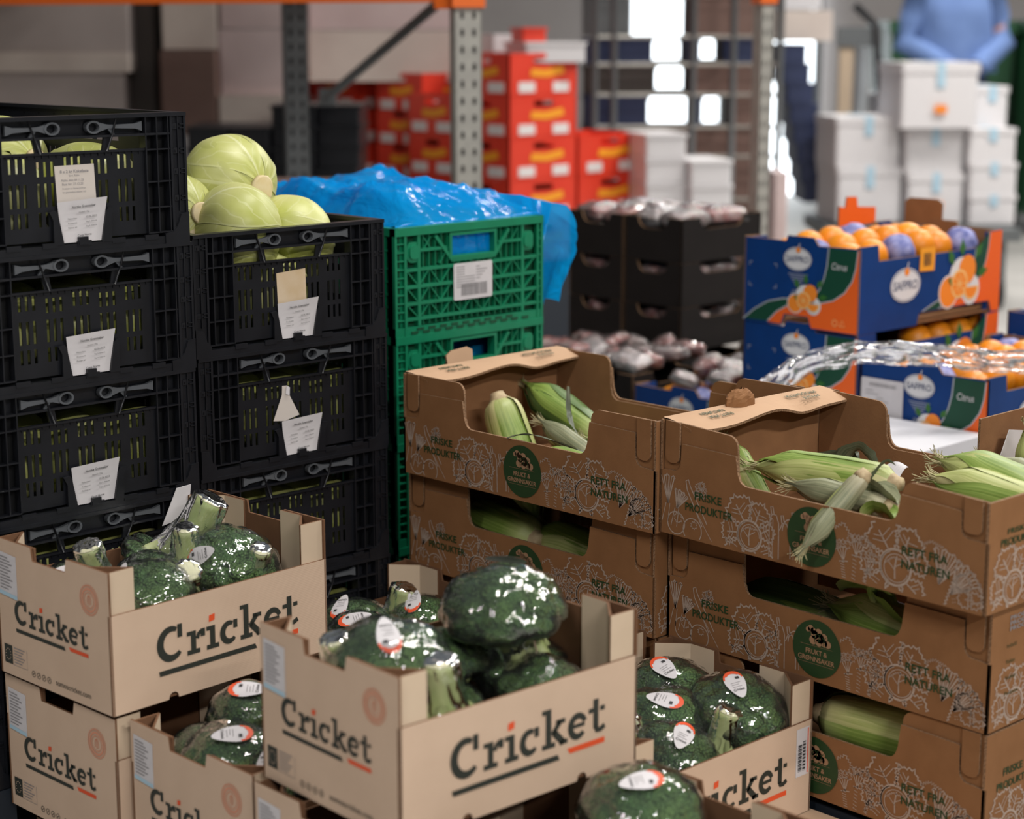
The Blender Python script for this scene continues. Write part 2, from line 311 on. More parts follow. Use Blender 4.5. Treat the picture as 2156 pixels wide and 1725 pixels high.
# ------------------------------------------------------------------ lettering: built-in font, outlines turned into meshes once
STR = ['FRISKE', 'PRODUKTER', 'RETT FRA', 'NATUREN', 'FRUKT &', 'GRØNNSAKER', 'SAFPRO', 'Citrus', 'Norske Grønnsaker', 'Hodekål 13kg', 'Pakkedato:', '10.06.2023', 'Produsent:', 'Stig A. Ødervik', 'Pakket av:', 'Coop Norge',
       '8 x 2 kg Kokefaste', 'Sort: Folva', 'Pakke dato 09.11.22', 'Best før: 27.12.22', 'Produsert av Sannes Jordvest', 'for grønnsaksprodukter A.S', 'coop', 'somoscricket.com', 'Cricket', 'Innhold', 'Pakket', 'Kvalitet', 'Produsent']
TX = {}
_tmp = []
for s in STR:
    c = bpy.data.curves.new('t', 'FONT'); c.body = s; c.size = 1.0; c.resolution_u = 3
    if s.isupper() or s in ('coop', 'Cricket', 'Coop Norge', 'Norske Grønnsaker', '8 x 2 kg Kokefaste'): c.offset = 0.018
    if s == 'Citrus': c.shear = 0.15
    o = bpy.data.objects.new('t', c); COL.objects.link(o); _tmp.append((s, o, c))
dg = bpy.context.evaluated_depsgraph_get(); dg.update()
for s, o, c in _tmp:
    me = bpy.data.meshes.new_from_object(o.evaluated_get(dg)); vs = [v.co.to_2d() for v in me.vertices]
    x0 = min(v.x for v in vs); x1 = max(v.x for v in vs)
    TX[s] = ([(v.x-x0, v.y) for v in vs], [tuple(p.vertices) for p in me.polygons], x1-x0); bpy.data.meshes.remove(me)
for s, o, c in _tmp: bpy.data.objects.remove(o); bpy.data.curves.remove(c)
def text(mb, s, x, y, width=None, h=None, fr=None, d=0.0006, m=0, align='l', flip=False):
    """lettering whose width (or capital height h) is given; x, y = left end of the base line"""
    vs, fs, W = TX[s]; k = (width/W) if width else h/0.72; kh = (h/0.72) if h else k
    ww = W*k; off = {'l': 0, 'c': -ww/2, 'r': -ww}[align]; q = -1 if flip else 1
    mb.add([fr(x + q*(off + a*k), y + q*b*kh, d) for a, b in vs], fs, m)

def arc(cx, cy, rx, ry, a0, a1, n=18): return [(cx + rx*math.cos(R(a0+(a1-a0)*i/n)), cy + ry*math.sin(R(a0+(a1-a0)*i/n))) for i in range(n+1)]
def circle(cx, cy, r, n=28): return [(cx + r*math.cos(2*math.pi*i/n), cy + r*math.sin(2*math.pi*i/n)) for i in range(n)]
def cricket_word(mb, fr, x, y, width, d=0.0006, dark=0, red=1):
    """stencil slab word drawn stroke by stroke; 742 units wide"""
    k = width/742.0; P = lambda pts: [(x+a*k, y+b*k) for a, b in pts]
    def rect(a, b, c, e, m=dark): mb.flat(P([(a, b), (c, b), (c, e), (a, e)]), fr, d, m)
    def rib(pts, wd, m=dark): mb.ribbon(P(pts), [q*k for q in wd] if isinstance(wd, list) else wd*k, fr, d, m)
    A = arc(72, 72, 56, 62, 62, 318, 26); rib(A, [18+16*abs(math.sin(math.pi*i/26))**.7 for i in range(27)]); rect(103, 90, 127, 147)
    rect(150, 0, 216, 20); rect(170, 20, 196, 100); rect(150, 82, 170, 100); rib([(202, 62), (210, 82), (222, 90)], 18); rect(220, 66, 243, 100)
    rect(250, 0, 314, 20); rect(268, 20, 295, 100); rect(250, 82, 268, 100); mb.flat(P([(264, 118), (294, 122), (296, 150), (266, 146)]), fr, d, red)
    A = arc(370, 50, 36, 40, 62, 318, 22); rib(A, [16+12*abs(math.sin(math.pi*i/22))**.7 for i in range(23)]); rect(391, 62, 413, 99)
    rect(428, 0, 492, 20); rect(446, 20, 473, 150); rect(428, 132, 446, 150); rib([(480, 50), (518, 92)], 22); rect(496, 82, 542, 100); rib([(484, 58), (534, 6)], 27); rect(514, 0, 554, 18)
    A = arc(606, 50, 37, 40, 18, 318, 24); rib(A, [20+7*math.sin(math.pi*i/24) for i in range(25)]); rib([(582, 52), (640, 52)], 15)
    rect(684, 20, 710, 132); rect(660, 82, 684, 100); rect(719, 82, 743, 100); rib([(697, 24), (702, 11), (720, 9), (743, 20)], 21)
    mb.flat(P([(10, -56), (515, -56), (505, -34), (5, -34)]), fr, d, dark); mb.flat(P([(566, -46), (743, -46), (743, -24), (552, -24)]), fr, d, red)
def wave(pts, amp, step, closed=False):
    """scalloped version of a polyline"""
    out = []; n = len(pts)
    for i in range(n if closed else n-1):
        a = Vector(pts[i]); b = Vector(pts[(i+1) % n]); L = (b-a).length; k = max(2, int(L/step)*2); t = (b-a).normalized(); nn = Vector((-t.y, t.x))
        for q in range(k): out.append(tuple(a + (b-a)*(q/k) + nn*amp*(1 if q % 2 else -1)))
    if not closed: out.append(tuple(pts[-1]))
    return out
def cut_ribbon(mb, pts, wd, fr, clip, d, m):
    seg = []
    for p in pts + [None]:
        if p is not None and clip[0] <= p[0] <= clip[1] and clip[2] <= p[1] <= clip[3]: seg.append(p)
        else:
            if len(seg) > 1: mb.ribbon(seg, wd, fr, d, m)
            seg = []
def veg_print(mb, fr, W, x0=0.0, m=0, only=None, d=0.0006, top=.1):
    """the printed line drawing of vegetables along the foot of the box"""
    clip = (0.002, W-.002, 0.003, top); wd = .0014
    def rb(pts, k=1.0): cut_ribbon(mb, [(x0+a, b) for a, b in pts], wd*k, fr, clip, d, m)
    def cabbage(cx, cy, r):
        rb(circle(cx, cy, r*.56, 26)+[(cx+r*.56, cy)], 2.6); rb(circle(cx+.0015, cy-.001, r*.44, 22), 1); rb(arc(cx-.002, cy, r*.49, r*.5, 110, 250, 12), 2.0)
        for a0, rr, sp in ((118, 1.42, 34), (62, 1.30, 30), (20, 1.12, 26), (178, 1.22, 30), (222, 1.25, 28), (268, 1.05, 26), (316, 1.18, 28)):
            base = [(cx + r*.58*math.cos(R(a0-sp*.7)), cy + r*.58*math.sin(R(a0-sp*.7)))]
            for i in range(9):
                aa = a0-sp+i*sp/4; q = rr*(.82+.24*math.sin(math.pi*(i+.6)/9.2)+.05*math.sin(i*2.1+a0)); base.append((cx + r*q*math.cos(R(aa)), cy + r*q*math.sin(R(aa))))
            base.append((cx + r*.58*math.cos(R(a0+sp*.7)), cy + r*.58*math.sin(R(a0+sp*.7)))); rb(wave(base, .0019, .0062), 2.1)
            c0 = (cx + r*.60*math.cos(R(a0)), cy + r*.60*math.sin(R(a0))); c1 = (cx + r*rr*.86*math.cos(R(a0+4)), cy + r*rr*.86*math.sin(R(a0+4))); rb([c0, c1], 1.6)
            for f_, dd in ((.35, 22), (.35, -22), (.65, 16), (.65, -16)):
                m0 = (c0[0]+(c1[0]-c0[0])*f_, c0[1]+(c1[1]-c0[1])*f_); rb([m0, (cx + r*rr*(.72+.2*f_)*math.cos(R(a0+dd)), cy + r*rr*(.72+.2*f_)*math.sin(R(a0+dd)))], .9)
        rb([(cx, cy-r*.36), (cx-.001, cy), (cx+.002, cy+r*.36)], 1.6); rb([(cx-.001, cy-.004), (cx-r*.25, cy+r*.14)], 1); rb([(cx, cy+.001), (cx+r*.26, cy+r*.18)], 1); rb(wave([(cx-r*.38, cy+.004), (cx-r*.1, cy+r*.30), (cx+r*.3, cy+r*.26)], .0012, .004), 1.2)
    def leek(cx, cy, h, lean):
        for i in range(9):
            a = R(90+lean+(i-4)*7); rb([(cx, cy), (cx + h*math.cos(a), cy + h*math.sin(a))], 1.0 if i % 2 else 1.8)
        for i in range(4):
            a = R(90+lean+(i-1.5)*17); rb([(cx + h*.96*math.cos(a-.1), cy + h*.96*math.sin(a-.1)), (cx + h*1.04*math.cos(a), cy + h*1.04*math.sin(a)), (cx + h*.96*math.cos(a+.1), cy + h*.96*math.sin(a+.1))], 1.6)
        rb([(cx-.004, cy), (cx-.012, cy-.03)]); rb([(cx+.004, cy), (cx+.0, cy-.03)])
    def carrot(cx, cy, l, a):
        ca, sa = math.cos(R(a)), math.sin(R(a)); t = lambda p, q: (cx+p*ca-q*sa, cy+p*sa+q*ca)
        rb([t(0, .008), t(l, .002), t(l, -.002), t(0, -.008), t(0, .008)], 1.2)
        for i in range(7): rb([t(l*i/8, -.006), t(l*i/8+.002, .001)], .8)
        for da in (-22, -6, 10, 26):
            rb([t(0, 0), (cx-.022*math.cos(R(a+da)), cy-.022*math.sin(R(a+da)))], 1)
            ex, ey = cx-.026*math.cos(R(a+da)), cy-.026*math.sin(R(a+da)); rb(wave(circle(ex, ey, .006, 8), .0012, .003, True), 1)
    def pepper(cx, y0, y1):
        rb([(cx-.008, y0), (cx-.009, y1-.012), (cx-.004, y1), (cx+.004, y1), (cx+.009, y1-.012), (cx+.010, y0)], 1.2); rb([(cx, y1), (cx-.003, y1+.012), (cx-.007, y1+.011), (cx-.005, y1)], 1.2); rb([(cx-.002, y0), (cx-.002, y1-.008)], .8)
    leek(.018, .05, .045, 12); leek(.037, .045, .03, -20)
    rb(circle(.036, .021, .018)+[(.054, .021)], 1.3); rb(circle(.07, .015, .019)+[(.089, .015)], 1.3); rb(wave(circle(.04, .03, .008, 9), .001, .004, True)); rb(wave(circle(.073, .024, .006, 9), .001, .004, True))
    rb([(.055, .092), (.06, .095), (.064, .085), (.1, .03), (.135, .0)], 1.3); rb([(.055, .092), (.058, .078), (.09, .025), (.118, .0)], 1.3); rb([(.075, .05), (.11, .005)], .8)
    for i in range(7): rb(wave(circle(.085+.007*math.cos(i), .082+.008*math.sin(i*1.7), .006, 8), .001, .003, True), 1)
    cabbage(.185, .03, .042); pepper(.232, .005, .072); pepper(.252, .0, .062); rb(arc(.262, .05, .014, .02, 0, 180, 10), 1.2); pepper(.272, .01, .07)
    carrot(.362, .028, .03, -80); carrot(.384, .040, .045, -92); carrot(.405, .02, .03, -100); rb(wave([(.345, .075), (.36, .085), (.38, .06), (.40, .075), (.41, .05)], .002, .005), 1.3)
    cabbage(.452, .038, .047); leek(.525, .03, .05, -18); leek(.545, .02, .05, -38); rb(wave([(.495, .08), (.51, .088), (.53, .082)], .002, .004), 1.2)
    for q in range(5): rb(wave(circle(.572+.012*math.cos(q*2.2), .026+.014*math.sin(q*1.9), .012, 10), .0014, .004, True), 1.3)
    rb(wave([(.535, .0), (.55, .045), (.575, .058), (.592, .04), (.598, .0)], .0016, .0055), 1.8)
    for q in range(40): 
        a, b = .545+rng.random()*.05, .005+rng.random()*.04; rb([(a, b), (a+.0012, b+.0006)], 1)

# ------------------------------------------------------------------ the hall
fl = MB().box((-12, -6, -.1), (14, 18, 0)).build('floor', 'concrete'); struct(fl); fl['label'] = 'smooth grey concrete warehouse floor'
wl = MB().box((-12, 15.5, 0), (14, 15.7, 4.6)).build('wall_back', 'wall_paint'); struct(wl); wl['label'] = 'pale painted wall at the back of the hall'
wl = MB().box((-6.2, -6, 0), (-6.0, 15.5, 4.6)).build('wall_left', 'wall_paint'); struct(wl); wl['label'] = 'painted wall on the left side of the hall'
for i, (x, y, z, a, p) in enumerate(LAMPS):
    t = thing('ceiling_lamp', 'long tube lamp hanging above the %s' % ['broccoli trays on the right', 'aisle behind the camera', 'stacked black crates', 'corn boxes', 'citrus cartons', 'red crates', 'white foam boxes', 'person in blue', 'roll cage'][i], 'lamp', (x, y, z), R(a))
    MB().box((-.78, -.1, 0), (.78, .1, .06)).build('housing', 'lamp_body', t)
    MB().tube([(-.74, -.05, -.005), (.74, -.05, -.005)], .013, 8).build('tube', 'lamp_tube', t); MB().tube([(-.74, .05, -.005), (.74, .05, -.005)], .013, 8).build('tube', 'lamp_tube', t)
    MB().tube([(-.6, 0, .06), (-.6, 0, .9)], .005, 6).build('hanger', 'steel', t); MB().tube([(.6, 0, .06), (.6, 0, .9)], .005, 6).build('hanger', 'steel', t)

# ------------------------------------------------------------------ beige broccoli tray
TW, TD, TH, TP = .4, .287, .21, .147
def make_tray():
    t = thing('produce_tray', '', 'tray'); th = .0035
    def semi(cx): return [(cx-.009, 0), (cx-.0075, .006), (cx-.003, .0095), (cx+.003, .0095), (cx+.0075, .006), (cx+.009, 0)]
    for fr, nm in ((FF(), 'long_panel'), (FB(TW, TD), 'long_panel')):
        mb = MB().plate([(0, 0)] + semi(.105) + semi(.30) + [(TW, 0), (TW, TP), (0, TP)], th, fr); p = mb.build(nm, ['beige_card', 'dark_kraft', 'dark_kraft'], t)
        pr = MB(); cricket_word(pr, fr, .078, .058, .262); pr.build('brand_print', ['ink_dark', 'ink_orange'], p)
    for fr in (FL(TD), FRt(TW)):
        pts = [(0, 0), (TD, 0), (TD, TH), (TD-.102, TH), (TD-.106, TH-.02), (.098, TH-.02), (.094, TH), (0, TH)]
        p = MB().plate(pts, th, fr, -.0002).build('end_panel', ['beige_card', 'dark_kraft', 'dark_kraft'], t)
        pr = MB(); cricket_word(pr, fr, .045, .086, .187); pr.build('brand_print', ['ink_dark', 'ink_orange'], p)
        pr = MB(); cx, cy = .24, .162
        pr.ribbon(circle(cx, cy, .0215), .002, fr, closed=True); pr.ribbon(circle(cx, cy, .0165), .0035, fr, closed=True); pr.ribbon(circle(cx, cy, .0115), .0014, fr, closed=True)
        pr.ribbon(arc(cx, cy+.001, .004, .006, 0, 180, 8), .0016, fr); pr.ribbon([(cx, cy-.008), (cx, cy+.007)], .0016, fr); pr.ribbon([(cx-.004, cy+.001), (cx-.004, cy-.006)], .0014, fr); pr.ribbon([(cx+.004, cy+.001), (cx+.004, cy-.006)], .0014, fr)
        pr.build('round_stamp', 'ink_red_pale', p)
        pr = MB(); pr.flat([(.012, .018), (.033, .018), (.033, .047), (.012, .047)], fr, .0006, 0)
        for q in range(12): pr.flat(circle(.0225+.0068*math.cos(q*.5236), .0325+.0085*math.sin(q*.5236), .0009, 6), fr, .0009, 1)
        for q in range(6): pr.ribbon([(.037, .045-q*.0045), (.066-(q % 3)*.004, .045-q*.0045)], .0013, fr, m=2)
        pr.ribbon([(.033, .018), (.072, .018), (.072, .047)], .0006, fr, m=2); pr.build('origin_print', ['ink_dark', 'beige_card', 'ink_grey'], p)
        pr = MB()
        for q in range(4): pr.ribbon(circle(.088+q*.0135, .016, .0045, 14), .0009, fr, closed=True); pr.ribbon([(.086+q*.0135, .014), (.090+q*.0135, .018)], .0012, fr)
        text(pr, 'somoscricket.com', .146, .0135, .088, fr=fr); pr.build('web_print', 'ink_dark', p)
        lb = MB(); lb.plate([(.008, .125), (.055, .122), (.055, .188), (.008, .191)], .0004, fr, .0008, (0, 0, 0))
        for q in range(11): lb.ribbon([(.012, .184-q*.0048), (.012+.036*(.6+.4*((q*7) % 5)/5), .183-q*.0048)], .0016, fr, .0014, 1)
        lb.flat([(.008, .125), (.055, .122), (.055, .128), (.008, .131)], fr, .0013, 2); lb.build('trace_label', ['paper', 'ink_grey', 'tape_blue'], p)
    for sx in (0, 1):
        for sy in (0, 1):
            X = lambda x: x if not sx else TW-x
            Y = lambda y: y if not sy else TD-y
            mb = MB()
            def wall(a, b, n):                                        # upright strip from a to b; n points to the visible side
                a, b = Vector((X(a[0]), Y(a[1]), 0)), Vector((X(b[0]), Y(b[1]), 0)); n = Vector((n[0]*(-1 if sx else 1), n[1]*(-1 if sy else 1), 0)).normalized()*th
                vs = [a, b, b+Vector((0, 0, TH-.001)), a+Vector((0, 0, TH-.001))]; v2 = [v-n for v in vs]
                mb.add(vs + v2, [(0, 1, 2, 3)], 0); bb = len(mb.v)-8
                for f, k in (((4, 7, 6, 5), 1), ((0, 4, 5, 1), 1), ((1, 5, 6, 2), 1), ((2, 6, 7, 3), 1), ((3, 7, 4, 0), 1)): mb.f.append(tuple(bb+i for i in f)); mb.m.append(k); mb.sm.append(False)
            wall((.0006, th+.0003), (.046, th+.0003), (0, -1)); wall((.046, th*2), (.0078, .05), (.8, .75)); wall((.0076, .05), (.0076, .098), (1, 0))
            mb.build('corner_post', ['beige_inner', 'dark_kraft'], t)
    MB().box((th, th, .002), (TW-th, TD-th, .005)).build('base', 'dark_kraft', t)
    return t
TRAY = make_tray()
Z1, Z2 = .147, .359
def tray(u, v, z, a, label, group='beige broccoli trays'): return inst(TRAY, G(u, v, z), R(a), label, group)
tr_c1 = tray(1.312, 2.166, Z2+.006, 47.0, 'beige broccoli tray on the upper layer, in front of the black crates')
tray(1.318, 2.174, Z1, 46.5, 'beige broccoli tray at bottom left, squeezed under the upper left tray')
tr_c3 = tray(1.338, 1.875, Z1, 44.5, 'half-hidden beige broccoli tray between the upper left tray and the front tray')
tr_c2 = tray(1.337, 1.576, Z2, 41.8, 'beige broccoli tray nearest the camera, topped by the big upright head')
tray(1.330, 1.572, Z1, 44, 'beige tray directly under the tray nearest the camera')
tr_c4 = tray(1.752, 2.226, Z1, 44, 'beige broccoli tray far back, between the black crates and the lower corn box')
tr_c8 = tray(1.756, 1.918, Z1, 44, 'beige tray hidden behind the tray nearest the camera, its torn rim showing')
tr_c5 = tray(1.768, 1.594, Z1, 43.6, 'beige broccoli tray against the corn boxes, with a barcode sticker')
tr_c6 = tray(1.352, 1.272, Z1, 44, 'beige broccoli tray at the bottom edge of the picture, only its back posts visible')
lp = [c for c in tr_c5.children if c.name.startswith('long_panel')][0]
bc = MB(); f_ = FF(); bc.plate([(.362, .062), (.392, .062), (.392, .138), (.362, .138)], .0004, f_, .0009, (0, 0, 0)); bc.flat([(.388, .064), (.3905, .064), (.3905, .136), (.388, .136)], f_, .0013, 2)
for q in range(22): bc.flat([(.366, .07+q*.002), (.375, .07+q*.002), (.375, .0706+q*.002+.0008*(q % 3)), (.366, .0706+q*.002+.0008*(q % 3))], f_, .0013, 1)
for q in range(26): bc.flat([(.377, .07+q*.0018), (.384, .07+q*.0018), (.384, .0705+q*.0018+.0007*((q*5) % 3)), (.377, .0705+q*.0018+.0007*((q*5) % 3))], f_, .0013, 1)
tag(bc.build('barcode_sticker', ['paper', 'ink_black', 'ink_orange'], lp), 'white barcode sticker with a red edge', None)

# ------------------------------------------------------------------ brown corn box (long side .6 on the left face)
BW, BD, BH = .4, .6, .182
def make_box():
    t = thing('corn_box', '', 'box'); th = .0042
    def rc(cx, cy, r, a0, a1): return arc(cx, cy, r, r, a0, a1, 6)
    lo, hi = .158, .452
    outer = [(0, 0), (BD, 0), (BD, .102), (.578, .104)] + rc(.572, .119, .015, -90, -180) + [(.556, .158)] + [(hi+.004, .160)] + [(hi, .125)] + rc(hi-.02, .122, .018, 0, -90)[1:] + rc(lo+.02, .122, .018, -90, -180)[:-1] + [(lo, .125), (lo-.004, .152), (.044, .150)] + rc(.028, .119, .015, 0, -90) + [(.022, .104), (0, .102)]
    inner = [(.006, .003), (BD-.006, .003), (BD-.006, BH)] + rc(hi+.022, BH-.018, .018, 90, 180) + [(hi+.002, .12)] + rc(hi-.018, .118, .018, 0, -90) + rc(lo+.018, .118, .018, -90, -180) + [(lo-.002, .12)] + rc(lo-.022, BH-.018, .018, 0, 90) + [(.006, BH)]
    VP = None
    for fr in (FL(BD), FRt(BW)):
        p = MB().plate(outer, th, fr).build('side_panel', ['kraft', 'kraft_edge', 'kraft_inside'], t)
        MB().plate(inner, th, fr, -th-.0002).build('inner_panel', ['kraft', 'kraft_edge', 'kraft_inside'], t)
        pr = MB(); veg_print(pr, fr, BD); pr.build('vegetable_print', 'ink_white', p)['kind'] = 'stuff'
        pr = MB(); text(pr, 'FRISKE', .074, .066, .055, .0125, fr, .0011); text(pr, 'PRODUKTER', .055, .046, .096, .0125, fr, .0011); pr.build('slogan_print', 'ink_green', p); pr = MB(); text(pr, 'RETT FRA', .462, .060, .076, .0125, fr, .0011); text(pr, 'NATUREN', .462, .040, .080, .0125, fr, .0011); pr.build('slogan_print', 'ink_green', p)
        pr = MB(); cx, cy = .303, .052; pr.flat(circle(cx, cy, .045, 40), fr, .0012, 0)
        text(pr, 'FRUKT &', cx, cy-.009, .040, .0078, fr, .0017, 1, 'c'); text(pr, 'GRØNNSAKER', cx, cy-.0205, .068, .0078, fr, .0017, 1, 'c')
        pr.ribbon([(cx-.03, cy+.004), (cx+.03, cy+.004)], .0004, fr, .0017, 1); pr.ribbon([(cx-.033, cy-.024), (cx+.033, cy-.024)], .0004, fr, .0017, 1)
        for (ax, ay, ar) in ((-.012, .030, .0055), (-.007, .027, .0055), (-.017, .028, .004), (-.004, .022, .007), (.003, .026, .0068), (.006, .018, .008), (-.007, .013, .007), (.013, .020, .007), (.014, .012, .006), (.021, .0115, .0058), (.004, .011, .006)): pr.flat(circle(cx+ax, cy+ay, ar, 14), fr, .0017, 1)
        for (ax, ay) in ((-.004, .02), (.004, .022), (.013, .018)): pr.ribbon([(cx+ax, cy+ay-.01), (cx+ax+.001, cy+ay), (cx+ax+.004, cy+ay+.004)], .0012, fr, .0021, 0); pr.ribbon([(cx+ax+.001, cy+ay-.001), (cx+ax-.003, cy+ay+.003)], .001, fr, .0021, 0)
        pr.build('round_badge', ['ink_green', 'ink_kraft'], p)
        for c in (.0255, BD-.0255):
            q = [(c-.0145, BH+.001), (c+.0145, BH+.001)]; q = [(c-.0145, BH+.001)] + [(c-.0145, .128)] + rc(c-.0025, .128, .012, 180, 270) + rc(c+.0025, .128, .012, 270, 360) + [(c+.0145, BH+.001)]
            MB().plate(list(reversed(q)), .0035, fr, .0006).build('locking_tab', ['kraft', 'kraft_edge', 'kraft'], t)
    for fr, far in ((FF(), False), (FB(BW, BD), True)):
        p = MB().plate([(0, 0), (BW, 0), (BW, BH), (0, BH)], th, fr, .0).build('end_panel', ['kraft', 'kraft_edge', 'kraft_inside'], t)
        pr = MB(); veg_print(pr, fr, BW, -.12); pr.build('vegetable_print', 'ink_white', p)['kind'] = 'stuff'
        pr = MB(); text(pr, 'FRISKE', .045, .112, .05, .0115, fr, .0011); text(pr, 'PRODUKTER', .03, .092, .09, .0115, fr, .0011); pr.build('slogan_print', 'ink_green', p)
    # folded-in flap on the far end, with a sagging edge, printed upside down
    def flap(i, j, dz=0.0):
        x = .004 + i*(BW-.008); sag = .010*math.exp(-((i-.72)/.1)**2) + .004*math.sin(i*9); return Vector((x, BD - .001 - j*(.058+.006*math.sin(i*7)), BH + .003 - j*j*(.010+sag) + dz))
    mb = MB().grid(lambda i, j: flap(i, j), 28, 4, 0, False, False); mb.grid(lambda i, j: flap(i, j, -.0042), 28, 4, 2, False, False); mb.grid(lambda i, j: flap(i, 1, -.0042*j), 28, 1, 1, False, False); mb.grid(lambda i, j: flap(i, 0, -.0042*j), 28, 1, 1, False, False)
    p = mb.build('folded_flap', ['kraft_flap', 'kraft_edge', 'kraft_inside'], t)
    ffr = Fr((BW, BD-.004, BH+.0035), (-1, 0, 0), (0, -1, -.16)); pr = MB()
    # lettering reads upside down from the near side
    f2 = Fr((0, BD-.052, BH-.0025), (1, 0, 0), (0, 1, .13))
    text(pr, 'RETT FRA', .125, .018, .055, .0095, f2, .0012, flip=True); text(pr, 'NATUREN', .122, .034, .055, .0095, f2, .0012, flip=True); pr.build('slogan_print', 'ink_green', p); pr = MB(); text(pr, 'FRISKE', .345, .018, .042, .0095, f2, .0012, flip=True); text(pr, 'PRODUKTER', .355, .034, .078, .0095, f2, .0012, flip=True)
    pr.build('slogan_print', 'ink_green', p)
    MB().box((.004, .004, .002), (BW-.004, BD-.004, .006)).build('base', 'kraft_inside', t)
    return t
BOX = make_box()
def cbox(u, v, z, a, label): return inst(BOX, G(u, v, z), R(a), label, 'brown corn boxes')
ZB = [.163, .348, .534]
b_l1 = cbox(2.136, 1.886, ZB[2]-.004, 44.6, 'open brown corn box on top beside the green crates, two cobs standing in it')
cbox(2.156, 1.902, ZB[1], 44.2, 'brown corn box under the open box beside the green crates')
cbox(2.172, 1.902, ZB[0], 44.0, 'lowest brown corn box under the box beside the green crates, mostly hidden')
b_r1 = cbox(2.130, 1.284, ZB[2], 42.6, 'open brown corn box on top at right, a dry cob hanging over its rim')
b_r2 = cbox(2.176, 1.299, ZB[1], 43.2, 'brown corn box second from the top at right, green husks in its window')
b_r3 = cbox(2.176, 1.297, ZB[0], 43.0, 'lowest brown corn box at right, a pale cob butt in its window')
b_y = cbox(2.545, 1.975, .512, 44, 'brown corn box behind the two open corn boxes, only its corner tabs showing')
b_x = cbox(2.580, .985, .516, 44, 'brown corn box cut off by the right edge, with a leaning paper sheet')
for uu, vv, lab in ((2.545, 1.975, 'behind the two open corn boxes'), (2.58, .985, 'at the right edge of the picture')):
    cbox(uu, vv, .333, 44, 'hidden lower brown corn box in the back row, ' + lab); cbox(uu, vv, .15, 44, 'hidden bottom brown corn box in the back row, ' + lab)
# the right-hand open box is crushed lower towards its near end; the back box has its far side and right end folded down
for p in b_r1.children:
    for q in [p] + list(p.children):
        q.data = q.data.copy()
        for v in q.data.vertices:
            if v.co.z > .1: v.co.z -= .024*(1-v.co.y/BD)*min(1, (v.co.z-.1)/.07)
_e = 0
for p in list(b_y.children):
    xs = [v.co.x for v in p.data.vertices]; ys = [v.co.y for v in p.data.vertices]
    if p.name.startswith(('side_panel', 'inner_panel', 'locking_tab')) and min(xs) > .35 or p.name.startswith('end_panel') or p.name.startswith('folded_flap'):
        for q in list(p.children): bpy.data.objects.remove(q)
        bpy.data.objects.remove(p)
for p in list(b_x.children):
    xs = [v.co.x for v in p.data.vertices]; ys = [v.co.y for v in p.data.vertices]
    if p.name.startswith(('inner_panel', 'locking_tab')) and max(xs) < .05 or p.name.startswith('folded_flap'):
        for q in list(p.children): bpy.data.objects.remove(q)
        bpy.data.objects.remove(p)
    elif p.name.startswith('side_panel') and max(xs) < .05:
        p.data = p.data.copy()
        for v in p.data.vertices: v.co.z = min(v.co.z, .095)
MB().plate([(.005, .10), (.095, .10), (.09, BH-.006), (.05, BH), (.005, BH+.002)], .004, FF(), 0).build('end_panel', ['kraft_flap', 'kraft_edge', 'kraft_inside'], b_y)
# torn locking knob on the right-hand box, flat tab on the left-hand box
def knob(i, j):
    a = i*2*math.pi; h = j; r = .026*(1-.75*h*h)*(1+.18*noise.noise(Vector((math.cos(a)*2, math.sin(a)*2, h*3)))); return Vector((.175+r*1.25*math.cos(a), BD-.012+r*.6*math.sin(a), BH-.002+.030*math.sqrt(max(h, 0))+.004*noise.noise(Vector((a*3, h*6, 2)))))
MB().grid(knob, 22, 8, 0, False, False, True).build('torn_tab', ['kraft'], b_r1)
MB().plate([(.15, BH-.005), (.215, BH-.005), (.218, BH+.017), (.205, BH+.024), (.165, BH+.021), (.15, BH+.013)], .004, Fr((0, BD+.002, 0), (1, 0, 0), (0, .25, 1)), 0).build('torn_tab', ['kraft_flap', 'kraft_edge', 'kraft'], b_l1)
# stamped lines on the second box's end
ep = [c for c in b_r2.children if c.name.startswith('end_panel')][0]
for ch in list(ep.children):
    if ch.name.startswith('slogan'): bpy.data.objects.remove(ch)
pr = MB(); f_ = FF()
for q, s_ in enumerate(('Innhold', 'Pakket', 'Kvalitet', 'Produsent')): text(pr, s_, .04, .118-.0235*q, None, .006, f_, .0011)
for q in range(3): text(pr, 'PRODUKTER', .045, .142+q*.008, .09, .006, f_, .0011, 1)
pr.build('stamped_text', ['ink_green', 'ink_grey'], ep)

